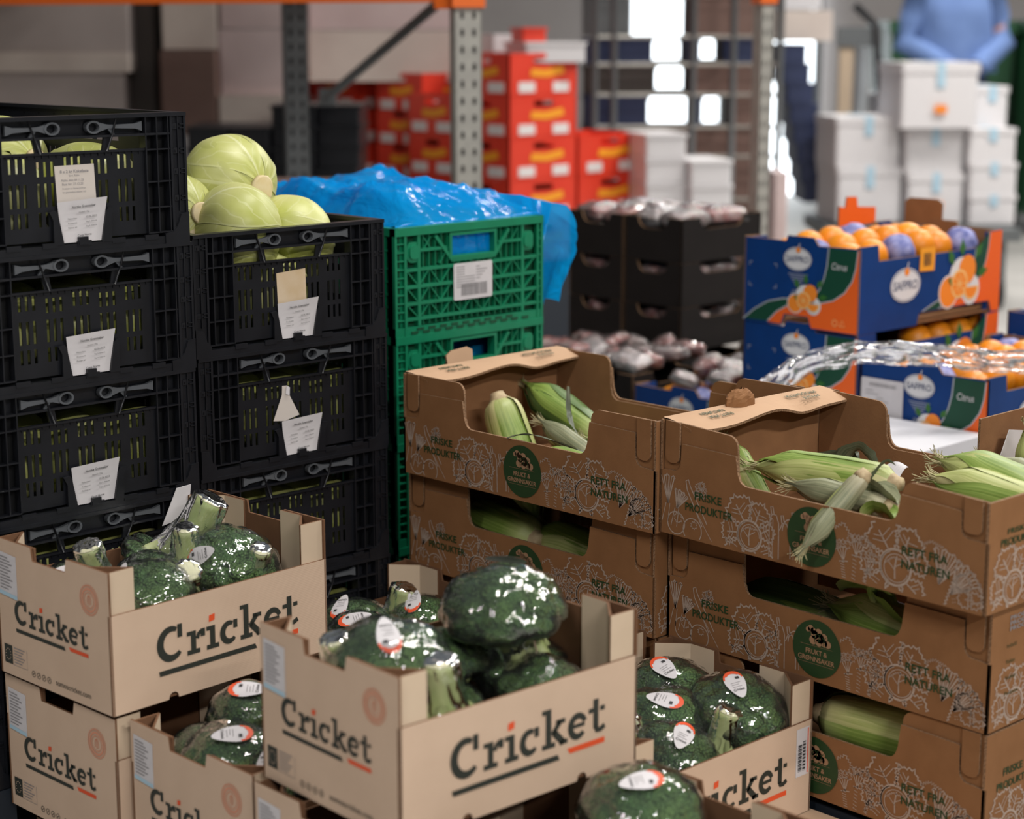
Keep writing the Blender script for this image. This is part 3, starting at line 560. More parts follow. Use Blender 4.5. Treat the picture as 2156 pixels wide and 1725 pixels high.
# ------------------------------------------------------------------ black folding crate (short side .4 on the front face)
KW, KD, KH = .4, .6, .2045
def make_crate():
    t = thing('black_crate', '', 'crate'); bp, dp = 'black_plastic', 'black_plastic_shade'
    slots = []
    for g in range(5):
        for q in (-1, 0, 1):
            s = .1065 + g*.0465 + q*.0118; ext = .006 if (g % 2) else 0
            for a, b in ((.121-ext, .143-ext), (.070, .105), (.040, .062)): slots.append((s-.0025, s+.0025, a, b))
    fr = FF()
    mb = MB().holed(.080, .326, .018, .148, slots, .0025, fr, -.008)
    mb.box((.076, .147, -.0115), (.33, .1505, -.004), 0, fr)
    for g in range(20): mb.box((.088+g*.012, .1425, -.0105), (.0895+g*.012, .1475, -.006), 0, fr)
    mb.build('front_panel', bp, t)
    mb = MB().holed(.030, .372, .172, .1985, [], .002, fr, -.015).box((.03, .170, -.016), (.372, .1735, -.002), 0, fr); mb.build('handle_band', bp, t)
    mb = MB().box((0, .1985, -.018), (.4, .2045, .0012), 0, fr).box((0, .1985, -.6), (.4, .2045, -.582), 0, fr).box((0, .1985, -.6), (.018, .2045, 0), 0, fr).box((.382, .1985, -.6), (.4, .2045, 0), 0, fr); mb.build('rim', bp, t)
    for a, b, ss in ((.028, .08, (.040, .060, .079)), (.326, .372, (.327, .347, .368))):
        mb = MB()
        for s in ss: mb.box((s-.0011, .018, -.018), (s+.0011, .1985, -.0015), 0, fr)
        for q in (.0185, .058, .098, .148, .172): mb.box((a, q-.0011, -.018), (b, q+.0011, -.0018), 0, fr)
        mb.box((a, .018, -.020), (b, .1985, -.018), 1, fr)
        mb.build('rib_lattice', [bp, dp], t)
    for s0, s1 in ((0, .029), (.371, .4)):
        mb = MB().box((s0, .0, -.03), (s1, .1985, -.004), 0, fr); mid = (s0+s1)/2
        mb.box((s0, .006, -.02), (s0+.004, .1985, -.0005), 0, fr); mb.box((s1-.004, .006, -.02), (s1, .1985, -.0005), 0, fr); mb.box((mid-.001, .05, -.02), (mid+.001, .1985, -.001), 0, fr)
        for q in (.178, .14, .108, .066):
            mb.box((s0+.005, q, -.02), (mid-.002, q+.009, -.0012), 0, fr); mb.box((s0+.008, q+.002, -.02), (mid-.005, q+.006, -.0004), 1, fr); mb.box((mid+.003, q+.001, -.02), (s1-.003, q+.0022, 0), 0, fr); mb.box((mid+.003, q+.007, -.02), (s1-.003, q+.0082, 0), 0, fr)
        mb.build('corner_post', [bp, dp], t)
    mb = MB().box((0, 0, -.6), (.4, .012, -.0005), 0, fr).box((.02, .012, -.58), (.38, .015, -.02), 1, fr)
    for s in (.09, .15, .21, .27, .33): mb.box((s-.012, .008, -.003), (s+.012, .016, .0006), 0, fr)
    for s0 in (0, .37): mb.plate([(s0, 0), (s0+.03, 0), (s0+.03, .018), (s0+(.022 if s0 == 0 else .012), .026), (s0+(.016 if s0 == 0 else .014), .045), (s0+(.0 if s0 == 0 else .03), .048)] if s0 == 0 else [(.4, 0), (.4, .048), (.386, .045), (.378, .026), (.37, .018), (.355, .016), (.355, 0)], .012, fr, .0012, (0, 0, 0))
    mb.build('base_tray', [bp, dp], t)
    for sgn, cs, end in ((-1, .166, .088), (1, .236, .322)):              # spoon-shaped release levers
        mb = MB(); cz = .1855; cr = []
        for i in range(18):
            a = 2*math.pi*i/18; cr.append((cs + .0125*math.cos(a)*(1.15 if math.cos(a)*sgn > 0 else 1), cz + .0098*math.sin(a)))
        n = 18; vs = [fr(s, z, -.003) for s, z in cr] + [fr(cs+(s-cs)*.72, cz+(z-cz)*.72, -.003) for s, z in cr] + [fr(s, z, -.013) for s, z in cr] + [fr(cs+(s-cs)*.72, cz+(z-cz)*.72, -.013) for s, z in cr]
        mb.add(vs, [(i, (i+1) % n, n+(i+1) % n, n+i) for i in range(n)] + [(i, 2*n+i, 2*n+(i+1) % n, (i+1) % n) for i in range(n)] + [(n+i, n+(i+1) % n, 3*n+(i+1) % n, 3*n+i) for i in range(n)], 0, False)
        a0 = cs+sgn*.012
        mb.plate([(a0, cz-.0065), (a0+sgn*.012, cz-.003), (a0+sgn*.024, cz-.0025), (end-sgn*.012, cz-.0042), (end, cz-.008), (end, cz+.007), (end-sgn*.012, cz+.0035), (a0+sgn*.024, cz+.0028), (a0+sgn*.012, cz+.0035), (a0, cz+.0065)], .006, fr, -.004, (0, 0, 0))
        mb.plate([(a0+sgn*.014, cz-.003), (a0+sgn*.022, cz-.013), (a0+sgn*.027, cz-.013), (a0+sgn*.020, cz-.002)], .004, fr, -.006, (0, 0, 0))
        mb.build('release_lever', 'grey_lever', t)
    for sg, x0 in ((1, .125), (-1, .275)):
        mb = MB(); mb.tube([fr(x0, .198, -.002), fr(x0+sg*.009, .172, -.0005), fr(x0+sg*.018, .149, -.003)], .0016, 6); mb.plate([(x0+sg*.007, .172), (x0+sg*.02, .172), (x0+sg*.024, .149), (x0+sg*.012, .149)], .004, fr, -.006, (0, 0, 0)); mb.build('strut', bp, t)
    mb = MB(); mb.plate([(.158, .012), (.175, .012), (.1665, .058), (.163, .064), (.152, .062), (.158, .05)], .004, fr, .0005, (0, 0, 0)); mb.plate([(.258, .012), (.241, .012), (.2495, .058), (.253, .064), (.264, .062), (.258, .05)], .004, fr, .0005, (0, 0, 0)); mb.box((.2, .010, -.004), (.216, .022, .0016), 0, fr); mb.build('label_pocket', bp, t)
    for fr2, L in ((FL(KD), KD), (FRt(KW), KD), (FB(KW, KD), KW)):
        sl = []; n = int((L-.1)/.0155)
        for q in range(n):
            s = .055+q*.0155
            if q % 4 != 3: sl += [(s, s+.005, .115, .135), (s, s+.005, .06, .098)]
        sl.append((L*.3, L*.7, .152, .178))
        mb = MB().holed(.01, L-.01, .012, .2, sl, .0025, fr2, -.008)
        for q in range(int(L/.04)): mb.box((.02+q*.04, .014, -.009), (.0222+q*.04, .2, -.0015), 0, fr2)
        for q in (.055, .105, .145): mb.box((.01, q, -.009), (L-.01, q+.002, -.002), 0, fr2)
        for q in range(int(L/.05)): mb.tube([fr2(.03+q*.05, .19, -.0115), fr2(.03+q*.05, .19, -.0105)], .0016, 6, 1)
        mb.build('side_panel' if L == KD else 'rear_panel', [bp, dp], t)
    return t
CRATE = make_crate()
def make_label():
    fr = FF(); mb = MB()
    def curl(i, j):
        s = .168+(.081-.0)*i if j > .5 else 0
        a, b = (.1745, .2435), (.166, .2515); s0 = a[0]+(b[0]-a[0])*j; s1 = a[1]+(b[1]-a[1])*j; s = s0+(s1-s0)*i
        return fr(s, .014+.062*j+.005*j*i, -.0042+.0042*j*j*(1+.5*i))
    mb.grid(curl, 6, 6, 0, True, False)
    f2 = Fr((0, 0, 0), (1, 0, .05), (0, -.04, 1))
    def tx(s, x, y, wd, al='c'): text(mb, s, x, y, wd, fr=f2, d=.0022, m=1, align=al)
    tx('Norske Grønnsaker', .209, .057, .041); tx('Hodekål 13kg', .209, .049, .018)
    for q, (a, b) in enumerate((('Pakkedato:', '10.06.2023'), ('Produsent:', 'Stig A. Ødervik'), ('Pakket av:', 'Stig A. Ødervik'))): tx(a, .181, .0405-q*.0068, .0155, 'l'); tx(b, .212, .0405-q*.0068, .019, 'l')
    tx('Coop Norge', .209, .0135, .024); return mb.mesh('paper_label', ['paper', 'ink_black'])
LABEL = make_label()
LS = [('top', 1), ('second', 2), ('third', 3), ('fourth', 4), ('fifth', 5)]
crates = {}
for st, (u, v, zt, n, a) in {'left': (1.277, 2.476, .984, 5, 44.0), 'right': (1.712, 2.520, .783, 4, 43.0)}.items():
    for k in range(n):
        nm = ['topmost', 'second', 'third', 'fourth', 'lowest'][k] if n == 5 else ['topmost', 'second', 'third', 'lowest'][k]
        du = [0, .004, .002, .006, .004][k] if st == 'left' else [0, .003, .001, .004][k]
        p = G(u+du, v, zt-k*KH)
        crates[st, k] = inst(CRATE, p, R(a), '%s black folding crate of cabbages in the %s' % (nm, 'stack at the left edge' if st == 'left' else 'stack next to the green crates'), 'black folding crates')
        if (st, k) in (('left', 3), ('left', 4), ('right', 2), ('right', 3)): continue
        lb = obj('paper_label', LABEL); lb.location = p; lb.rotation_euler = (0, 0, R(a)); tag(lb, 'white paper label in the pocket of the %s crate, %s' % (nm, 'left-edge stack' if st == 'left' else 'stack next to the green crates'), 'label', 'paper labels on black crates')
f_ = FF()
def sticker(parent, pts, m, lines, lab):
    fr = Fr((0, -.0, 0), (1, 0, 0), (0, 0, 1)); mb = MB().plate(pts, .0006, fr, -.0072, (0, 0, 0))
    for s, x, y, wd in lines: text(mb, s, x, y, wd, fr=fr, d=-.0066, m=1)
    return tag(mb.build('old_sticker', [m, 'ink_grey'], parent), lab, None)
sticker(crates['left', 0], [(.171, .066), (.238, .067), (.236, .131), (.168, .130)], 'paper_pink', [('8 x 2 kg Kokefaste', .177, .119, .049), ('Sort: Folva', .192, .1135, .018), ('Pakke dato 09.11.22', .179, .1065, .038), ('Best før: 27.12.22', .180, .1005, .036), ('Produsert av Sannes Jordvest', .180, .0945, .04), ('for grønnsaksprodukter A.S', .180, .089, .04), ('coop', .175, .0705, .016), ('coop', .215, .0705, .016)], 'pinkish old sticker above the paper label')
sticker(crates['right', 0], [(.172, .074), (.232, .078), (.231, .131), (.170, .127)], 'paper_aged', [], 'yellowed blank old sticker')
mb = MB().plate([(.152, .078), (.176, .075), (.207, .082), (.184, .124), (.183, .136), (.172, .137), (.171, .121)], .0008, f_, -.005, (0, 0, 0)); mb.plate([(.178, .122), (.186, .119), (.187, .133), (.180, .137)], .0008, f_, -.0035, (1, 1, 1)); tag(mb.build('torn_sticker', ['paper_pink', 'paper'], crates['right', 1]), 'torn remains of a cream sticker', None)
lb = obj('paper_label', LABEL); lb.location = crates['right', 2].location; lb.rotation_euler = (0, 0, R(43.0)); tag(lb, 'white paper label on the third crate of the stack next to the green crates', 'label', 'paper labels on black crates')
t = MB().plate([(0, 0), (.05, .008), (.058, .06), (.03, .058)], .001, Fr(on(342, 1108, .62)-Vector((0, 0, 0)), D1, Vector((0, -.02, 1))), 0, (0, 0, 0)).build('paper_label', 'paper'); tag(t, 'crooked white paper label behind the upper left broccoli tray', 'label', 'paper labels on black crates')
_d = ray(342, 1108); _n = Vector((math.sin(YAW), -math.cos(YAW), 0)); _o = crates['left', 3].location + _n*.004; _p = Vector((0, 0, CH)) + _d*((_o-Vector((0, 0, CH))).dot(_n)/_d.dot(_n)); t.location = _p - on(342, 1108, .62)

# ------------------------------------------------------------------ green folding crate
def make_green():
    t = thing('green_crate', '', 'crate'); H = .2105; gp, gd = 'green_plastic', 'green_plastic_shade'; fr = FF(); W = .4
    hole = (.148, .262, .147, .187)
    holes = [hole] + [(s, s+.009, q, q+.0035) for s in (.05, .072, .094, .116) for q in (.128, .088, .05)] + [(.124, .128, .028, .062), (.198, .204, .028, .062), (.272, .276, .028, .062), (.034, .052, .128, .132), (.31, .33, .128, .1315)]
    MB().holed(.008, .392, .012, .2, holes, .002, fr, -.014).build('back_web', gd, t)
    mb = MB()
    def bar(a, b, wd, d0=-.014, d1=-.0015): 
        a, b = Vector(a), Vector(b); tt = (b-a).normalized(); nn = Vector((-tt.y, tt.x))*wd/2; pts = [a-nn, b-nn, b+nn, a+nn]; mb.plate([tuple(p) for p in pts], d1-d0, fr, d1, (0, 0, 0))
    for q in (.032, .062, .095, .128): bar((.028, q), (.385, q), .0065, d1=-.001)
    bar((.058, .165), (.135, .165), .006); bar((.275, .165), (.345, .165), .006)
    for s in (.062, .342): bar((s, .018), (s, .195), .0075, d1=-.0008)
    for q in range(17):
        s = .075+q*.016
        if .14 < s < .27: bar((s, .02), (s, .145), .0018, d1=-.004)
        else: bar((s, .02), (s, .195), .0018, d1=-.004)
    for c0 in (.062, .118, .174, .230, .286):
        for (q0, q1) in ((.032, .062), (.062, .095), (.095, .128)): bar((c0, q0), (c0+.028, q1), .0022, d1=-.002); bar((c0+.028, q1), (c0+.056, q0), .0022, d1=-.002)
    for q0, q1 in ((.032, .062), (.062, .095), (.095, .128)): bar((.03, q1), (.062, q0), .0022); bar((.342, q0), (.378, q1), .0022)
    bar((.105, .19), (.15, .138), .007, d1=-.0005); bar((.303, .19), (.262, .138), .007, d1=-.0005); bar((.15, .140), (.262, .140), .008, d1=-.0005)
    for a, b in (((.075, .165), (.095, .19)), ((.095, .165), (.075, .19)), ((.118, .135), (.14, .165)), ((.285, .135), (.27, .16)), ((.31, .165), (.33, .19)), ((.16, .128), (.185, .147)), ((.205, .128), (.185, .147)), ((.205, .147), (.23, .128)), ((.25, .128), (.275, .15))): bar(a, b, .0022, d1=-.003)
    mb.build('front_lattice', gp, t)
    fm = MB()
    for s0, s1, t0, t1 in ((.141, .148, .141, .193), (.262, .269, .141, .193), (.141, .269, .187, .193), (.148, .262, .141, .1475)): fm.box((s0, t0, -.02), (s1, t1, 0), 0, fr)
    fm.build('handle_frame', gp, t)
    mb = MB().box((0, .195, -.016), (.4, H, .001), 0, fr).box((0, .195, -.6), (.4, H, -.584), 0, fr).box((0, .195, -.6), (.014, H, 0), 0, fr).box((.386, .195, -.6), (.4, H, 0), 0, fr); mb.build('rim', gp, t)
    for s0, s1 in ((0, .03), (.382, .4)):
        mb = MB().box((s0, 0, -.022), (s1, .195, -.008), 0, fr).box((s0, 0, -.022), (s0+.005, .195, 0), 0, fr).box((s1-.006, .0, -.022), (s1, .195, 0), 0, fr)
        for q in range(10): mb.box((s0+.004, .03+q*.0165, -.022), (s1-.005, .0325+q*.0165, -.001), 0, fr)
        mb.build('corner_post', gp, t)
    for c in (.049, .356):
        mb = MB(); mb.plate(rrect(c-.017, .142, c+.017, .182, .012), .014, fr, -.002, (0, 0, 0)); mb.plate(rrect(c-.0115, .149, c+.0115, .176, .009), .004, fr, .0015, (0, 0, 0)); mb.build('lock_button', gp, t)
    mb = MB().box((0, 0, -.6), (.4, .017, -.001), 0, fr)
    for q in range(11): mb.box((.04+q*.03, .003, -.004), (.057+q*.03, .008, .0006), 1, fr)
    for q in range(9): mb.box((.055+q*.03, .010, -.004), (.072+q*.03, .0145, .0006), 1, fr)
    mb.build('base_tray', [gp, gd], t)
    for fr2, L in ((FL(.6), .6), (FRt(.4), .6), (FB(.4, .6), .4)):
        mb = MB().holed(.006, L-.006, .017, .196, [(.05+q*.03, .064+q*.03, r_, r_+.03) for q in range(int((L-.1)/.03)) for r_ in (.04, .09)] + [(L*.36, L*.64, .148, .185)], .002, fr2, -.014, 1)
        for q in range(int(L/.02)): mb.box((.006+q*.02, .017, -.014), (.0085+q*.02, .196, -.001), 0, fr2)
        for q in (.03, .055, .08, .105, .13, .165): mb.box((.004, q, -.014), (L-.004, q+.004, -.0012), 0, fr2)
        mb.build('side_lattice' if L > .5 else 'rear_lattice', [gp, gd], t)
    return t
def rrect(a, b, c, e, r): return arc(c-r, b+r, r, r, -90, 0, 5) + arc(c-r, e-r, r, r, 0, 90, 5) + arc(a+r, e-r, r, r, 90, 180, 5) + arc(a+r, b+r, r, r, 180, 270, 5)
GREEN = make_green(); gu, gv = 2.287, 2.690
gcr = []
for k in range(4): gcr.append(inst(GREEN, G(gu, gv, .733-.2105*k), R(44), ['topmost green folding crate, lined with the blue bag', 'second green folding crate, behind the folded flap of a corn box', 'third green folding crate down, hidden behind the corn boxes', 'lowest green folding crate behind the corn boxes'][k], 'green folding crates'))
mb = MB().plate(rrect(.150, .058, .254, .131, .004), .0006, f_, .0015, (0, 0, 0))
for q in range(9): mb.ribbon([(.157, .124-q*.005), (.157+(.05 if q > 3 else .022), .124-q*.005)], .0012, f_, .002, 1)
for q in range(5): mb.ribbon([(.21, .122-q*.0058), (.22+.02*((q*3) % 4)/3, .122-q*.0058)], .0012, f_, .002, 1)
x = .170
while x < .238: wd = rng.choice((.0007, .0011, .0018)); mb.flat([(x, .066), (x+wd, .066), (x+wd, .090), (x, .090)], f_, .002, 1); x += wd+rng.choice((.0008, .0012))
tag(mb.build('barcode_label', ['paper', 'ink_grey'], gcr[0]), 'white torn barcode label', None)

# ------------------------------------------------------------------ blue liner bag over the top green crate
def ridge(p, s): 
    v = 0; a = 1
    for o in range(3): v += a*(1-abs(noise.noise(p*s)))**2; s *= 2.1; a *= .5
    return v/1.75
def make_bag():
    H = .2105
    def fn(i, j):
        # i across the crate (x), j along its depth (y); beyond i=.60 the sheet folds over the right-hand side
        s = i/.60; P = Vector((i*4.2, j*4.4, 1.3))
        nz = ridge(Vector((i*2.6+j*1.6, j*3.6-i*1.5, 1.3)), 1.0)-.55; nf = (1-abs(noise.noise(Vector((i*13+j*7, j*4.0-i*2.5, 2.7)))))**4-.45; nb = noise.noise(Vector((i*3.6, j*3.1, 7)))
        if j < .07: y = .017; zc = .125 + (H-.118)*(j/.07); up = 0.0
        else: y = .017 + (j-.07)/.93*.60; zc = H + .004; up = min(1, (j-.07)*5)
        eb = min(1, (1-j)*7)
        if s <= 1:
            x = .014 + .392*s; el = min(1, s*6); z = zc + up*eb*el*(.050 + .042*nz + .013*nf + .030*nb + .018*math.sin(s*4.4+j*2.5)) - .05*(1-eb) - .04*(1-el)*up
            if j < .07: y += .006*nf; x += .004*nb
        else:
            q = (s-1)/.667; k = 1.0; y = -.012 + j*.62; zc = H+.004; up = min(1, .55+j*3)
            out = .078*math.sin(min(1, q*2.4)*math.pi/2) - .050*max(0, q-.55)*2.2
            x = .406 + k*out + .012*nb + .006*nf; z = zc + up*eb*(.052+.018*math.sin(4.4+j*2.5))*(1-min(1, q*2.2)) - (.21+.05*noise.noise(Vector((j*2.5, 3, 1))))*max(0, q-.16)*1.15*(1 if j >= .07 else .9) + .010*nz
            y += .012*nf
        y += .006*noise.noise(Vector((i*9, j*9, 3)))*up
        return Vector((x, y, z))
    return MB().grid(fn, 150, 120, 0, True, False)
t = make_bag().build('liner_bag', 'blue_bag'); t.location = G(gu, gv, .733); t.rotation_euler = (0, 0, YAW); tag(t, 'crumpled blue plastic liner bag bulging out of the top green crate', 'bag')
def lower_bag(i, j):
    x = .02+.36*i; y = .022+.5*j; e = min(1, i*8)*min(1, (1-i)*8)*min(1, j*8)*min(1, (1-j)*8); return Vector((x, y, .03+e*(.14+.03*noise.noise(Vector((i*6, j*6, 2))))))
t = MB().grid(lower_bag, 40, 40, 0, True, False).build('liner_bag', 'blue_bag'); t.location = G(gu, gv, .733-.2105); t.rotation_euler = (0, 0, YAW); tag(t, 'blue plastic bag glimpsed through the handle of the second green crate', 'bag')
# produce under the blue bag
t = MB().box((.03, .03, .02), (.37, .57, .15)).build('blue_bag_filling', 'tissue_blue'); t.location = G(gu, gv, .733); t.rotation_euler = (0, 0, YAW); tag(t, 'packed produce under the blue bag in the top green crate', 'produce', kind='stuff')

# ------------------------------------------------------------------ citrus carton
CW, CD, CHt = .565, .33, .197
def make_carton():
    t = thing('citrus_carton', '', 'carton'); th = .005
    def ellipse_logo(mb, fr, cx, cy, k):
        mb.flat([(cx+.040*k*math.cos(a*.2244), cy+.027*k*math.sin(a*.2244)) for a in range(28)], fr, .0014, 3); mb.ribbon([(cx+.0375*k*math.cos(a*.2244), cy+.0245*k*math.sin(a*.2244)) for a in range(28)], .0014*k, fr, .0018, 4, True)
        text(mb, 'SAFPRO', cx, cy-.007*k, .064*k, .0145*k, fr, .0018, 4, 'c'); mb.flat(circle(cx+.002*k, cy+.021*k, .0065*k, 14), fr, .002, 5); mb.ribbon([(cx+.002*k, cy+.026*k), (cx+.006*k, cy+.036*k)], .002*k, fr, .0018, 3)
    def fruits(mb, fr, cx, cy, k):
        for (a, b, r_) in ((-.03, -.005, .021), (-.002, .012, .026), (.022, -.006, .019)): mb.flat(circle(cx+a*k, cy+b*k, (r_+.002)*k, 20), fr, .0016, 3)
        for (a, b, an) in ((-.02, .03, 120), (.0, .04, 95), (.03, .036, 50), (.036, .014, 10)):
            ca, sa = math.cos(R(an)), math.sin(R(an)); P = lambda p, q: (cx+a*k+(p*ca-q*sa)*k, cy+b*k+(p*sa+q*ca)*k); mb.flat([P(0, 0), P(.012, -.007), P(.026, 0), P(.012, .007)], fr, .0018, 6)
        mb.flat(circle(cx-.03*k, cy-.005*k, .0205*k, 20), fr, .002, 5); mb.flat(circle(cx+.012*k, cy+.022*k, .02*k, 20), fr, .002, 5); mb.flat(circle(cx-.006*k, cy+.004*k, .0195*k, 20), fr, .0023, 7); mb.flat(circle(cx-.006*k, cy+.004*k, .0165*k, 20), fr, .0026, 5)
        for q in range(8): mb.ribbon([(cx-.006*k, cy+.004*k), (cx-.006*k+.016*k*math.cos(q*.785), cy+.004*k+.016*k*math.sin(q*.785))], .0012*k, fr, .0029, 7)
        mb.flat(arc(cx+.022*k, cy-.002*k, .018*k, .018*k, 180, 360, 12), fr, .0026, 7); mb.flat(arc(cx+.022*k, cy-.003*k, .0145*k, .0145*k, 180, 360, 12), fr, .0029, 5)
        mb.flat([(cx-.034*k, cy+.012*k), (cx-.024*k, cy+.002*k), (cx-.026*k, cy+.014*k)], fr, .003, 6)
    MT = ['orange_card', 'green_card', 'line_card', 'logo_white', 'logo_ink', 'fruit_ink', 'leaf_ink', 'fruit_pale']
    def side(fr):
        o = [(0, 0), (.115, 0), (.125, .026), (.19, .026), (.20, 0), (CD, 0), (CD, CHt-.004), (.215, CHt-.006), (.205, CHt+.008), (.2, CHt+.012), (.128, CHt+.012), (.122, CHt-.001), (0, CHt)]
        p = MB().plate(o, th, fr).build('end_panel', ['blue_card', 'kraft_edge', 'kraft_inside'], t); mb = MB()
        cur = [(.325, CHt-.008), (.321, .15), (.312, .12), (.292, .092), (.262, .072), (.225, .062), (.165, .058), (.135, .05), (.10, .03), (.075, .006)]
        cin = [(.245, CHt-.008), (.242, .15), (.234, .118), (.222, .092), (.205, .074), (.17, .066), (.12, .063), (.075, .052), (.035, .03), (.002, .004)]
        clipn = [q for q in cur]
        mb.flat([(CD-.001, .002), (CD-.001, CHt-.006)] + clipn + [(.078, .004), (.113, .003), (.123, .028), (.192, .028), (.202, .003)], fr, .0009, 0)
        for q in range(len(cur)-1): mb.flat([cin[q], cin[q+1], cur[q+1], cur[q]], fr, .0006, 1)
        mb.ribbon(cur, .003, fr, .0012, 2); mb.ribbon(cin, .003, fr, .0012, 2)
        ellipse_logo(mb, fr, .158, .157, 1.0)
        for q in range(6): w_ = .028-.0044*q; mb.ribbon([(.16-w_, .122-q*.0055), (.16+w_, .122-q*.0055)], .0014, fr, .001, 2)
        for q in range(5): w_ = .012+.003*min(q, 2); mb.ribbon([(.158-w_, .085-q*.0045), (.158+w_, .085-q*.0045)], .0012, fr, .001, 2)
        for a, b, i, j in ((.018, .14, 1, -1), (.098, .14, -1, -1), (.018, .085, 1, 1), (.098, .085, -1, 1)): mb.ribbon([(a+i*.008, b), (a, b), (a, b+j*.008)], .0016, fr, .001, 2)
        text(mb, 'Citrus', .255, .142, .042, .016, fr, .0014, 3); fruits(mb, fr, .185, .060, 1.0)
        mb.ribbon(circle(.268, .022, .007, 12), .0014, fr, .0014, 7, True); mb.ribbon([(.282, .016), (.296, .016), (.289, .03), (.282, .016)], .0014, fr, .0014, 7); mb.build('side_print', MT, p)
    def front(fr):
        o = [(0, 0), (.225, 0), (.235, .028), (.52, .028), (.53, 0), (CW, 0), (CW, CHt+.002), (.512, CHt), (.508, CHt-.036), (.072, CHt-.036), (.068, CHt), (0, CHt)]
        p = MB().plate(o, th, fr, .0).build('long_panel', ['blue_card', 'kraft_edge', 'kraft_inside'], t); mb = MB()
        cur = [(.512, CHt-.002), (.508, .16), (.50, .13), (.485, .10), (.46, .075), (.42, .055), (.36, .042), (.31, .031)]
        cin = [(.455, CHt-.038), (.452, .145), (.445, .12), (.43, .095), (.40, .075), (.355, .062), (.30, .048), (.245, .030)]
        mb.flat([(CW-.001, .002), (CW-.001, CHt)] + cur + [(.52, .030), (.532, .002)], fr, .0009, 0)
        for q in range(len(cur)-1): mb.flat([cin[q], cin[q+1], cur[q+1], cur[q]], fr, .0006, 1)
        mb.ribbon(cur, .003, fr, .0012, 2); mb.ribbon(cin, .003, fr, .0012, 2)
        ellipse_logo(mb, fr, .175, .098, 1.45); fruits(mb, fr, .40, .075, 1.75)
        mb.build('front_print', MT, p)
    side(FL(CD)); front(FF()); side(FRt(CW)); front(FB(CW, CD))
    for x0, y0, x1, y1 in ((.006, .006, .068, .012), (.51, .006, .558, .012), (.006, CD-.012, .068, CD-.006), (.51, CD-.012, .558, CD-.006)):
        MB().box((x0, y0, .006), (x1, y1, CHt-.002)).build('corner_flap', 'blue_card', t)
    MB().box((.005, .005, .002), (CW-.005, CD-.005, .007)).build('base', 'kraft_inside', t)
    return t
CART = make_carton()
def cart(u, v, z, label, a=43): return inst(CART, G(u, v, z), R(a), label, 'blue citrus cartons')
s1 = cart(3.384, 2.398, .648, 'blue and orange citrus carton on top, heaped with oranges')
cart(3.386, 2.398, .450, 'citrus carton directly under the topmost one, half hidden by plastic film')
cart(3.386, 2.398, .252, 'hidden citrus carton third down in the tall stack', 44); cart(3.386, 2.398, .054, 'hidden bottom citrus carton of the tall stack', 44)
s3 = cart(3.388, 2.062, .398, 'lower blue citrus carton at right with a white shipping label', 43)
cart(3.388, 2.062, .2, 'hidden citrus carton under the one with the shipping label', 44); cart(3.388, 2.062, .002, 'hidden bottom citrus carton under the one with the shipping label', 44)
s4 = cart(3.975, 2.05, .448, 'citrus carton at the right edge, behind the topmost one, with an orange inside', 43); cart(3.975, 2.05, .25, 'hidden citrus carton below the one at the right edge', 44); cart(3.975, 2.05, .052, 'hidden bottom citrus carton below the one at the right edge', 44)
s5 = cart(3.388, 2.742, .250, 'low citrus carton in front of the black trays, covered in film', 43); cart(3.388, 2.742, .052, 'hidden citrus carton under the low film-covered one', 44)
# open orange and blue lid flaps standing at the back of the top carton
MB().plate([(0, 0), (.15, 0), (.15, .04), (.075, .045), (.07, .07), (.03, .072), (.025, .045), (0, .05)], .004, Fr((.36, CD+.002, CHt-.004), (1, 0, 0), (0, 0, 1)), 0).build('lid_flap', ['orange_card', 'kraft_edge', 'kraft_inside'], s1)
MB().plate([(.02, 0), (.13, 0), (.13, .055), (.115, .065), (.035, .065), (.02, .055)], .004, Fr((CW-.004, .30, CHt-.004), (0, -1, 0), (0, 0, 1)), 0).build('lid_flap', ['kraft', 'kraft_edge', 'blue_card'], s1)
lpn = [c for c in s1.children if c.name.startswith('long_panel')][0]
mb = MB(); mb.plate([(.225, .125), (.283, .123), (.285, .178), (.227, .178)], .0006, f_, .003, (0, 0, 0)); x = .240
while x < .268: wd = rng.choice((.0014, .0026)); mb.flat([(x, .136), (x+wd, .136), (x+wd, .166), (x, .166)], f_, .0036, 1); x += wd+.002
tag(mb.build('price_sticker', ['yellow_ink', 'ink_black'], lpn), 'orange sticker with a black barcode', None)
epn = [c for c in s3.children if c.name.startswith('end_panel')][0]; fl3 = FL(CD)
mb = MB(); mb.plate(rrect(.006, .055, .118, .16, .004), .0006, fl3, .0032, (0, 0, 0)); x = .028
while x < .10: wd = rng.choice((.001, .002)); mb.flat([(x, .142), (x+wd, .142), (x+wd, .150), (x, .150)], fl3, .0038, 1); x += wd+.0016
for q in range(9): mb.ribbon([(.018+(.03 if q % 3 == 2 else 0), .132-q*.0075), (.04+.04*((q*5) % 4)/3, .132-q*.0075)], .0016, fl3, .0038, 1)
tag(mb.build('shipping_label', ['paper', 'ink_grey'], epn), 'white shipping label with barcode', None)
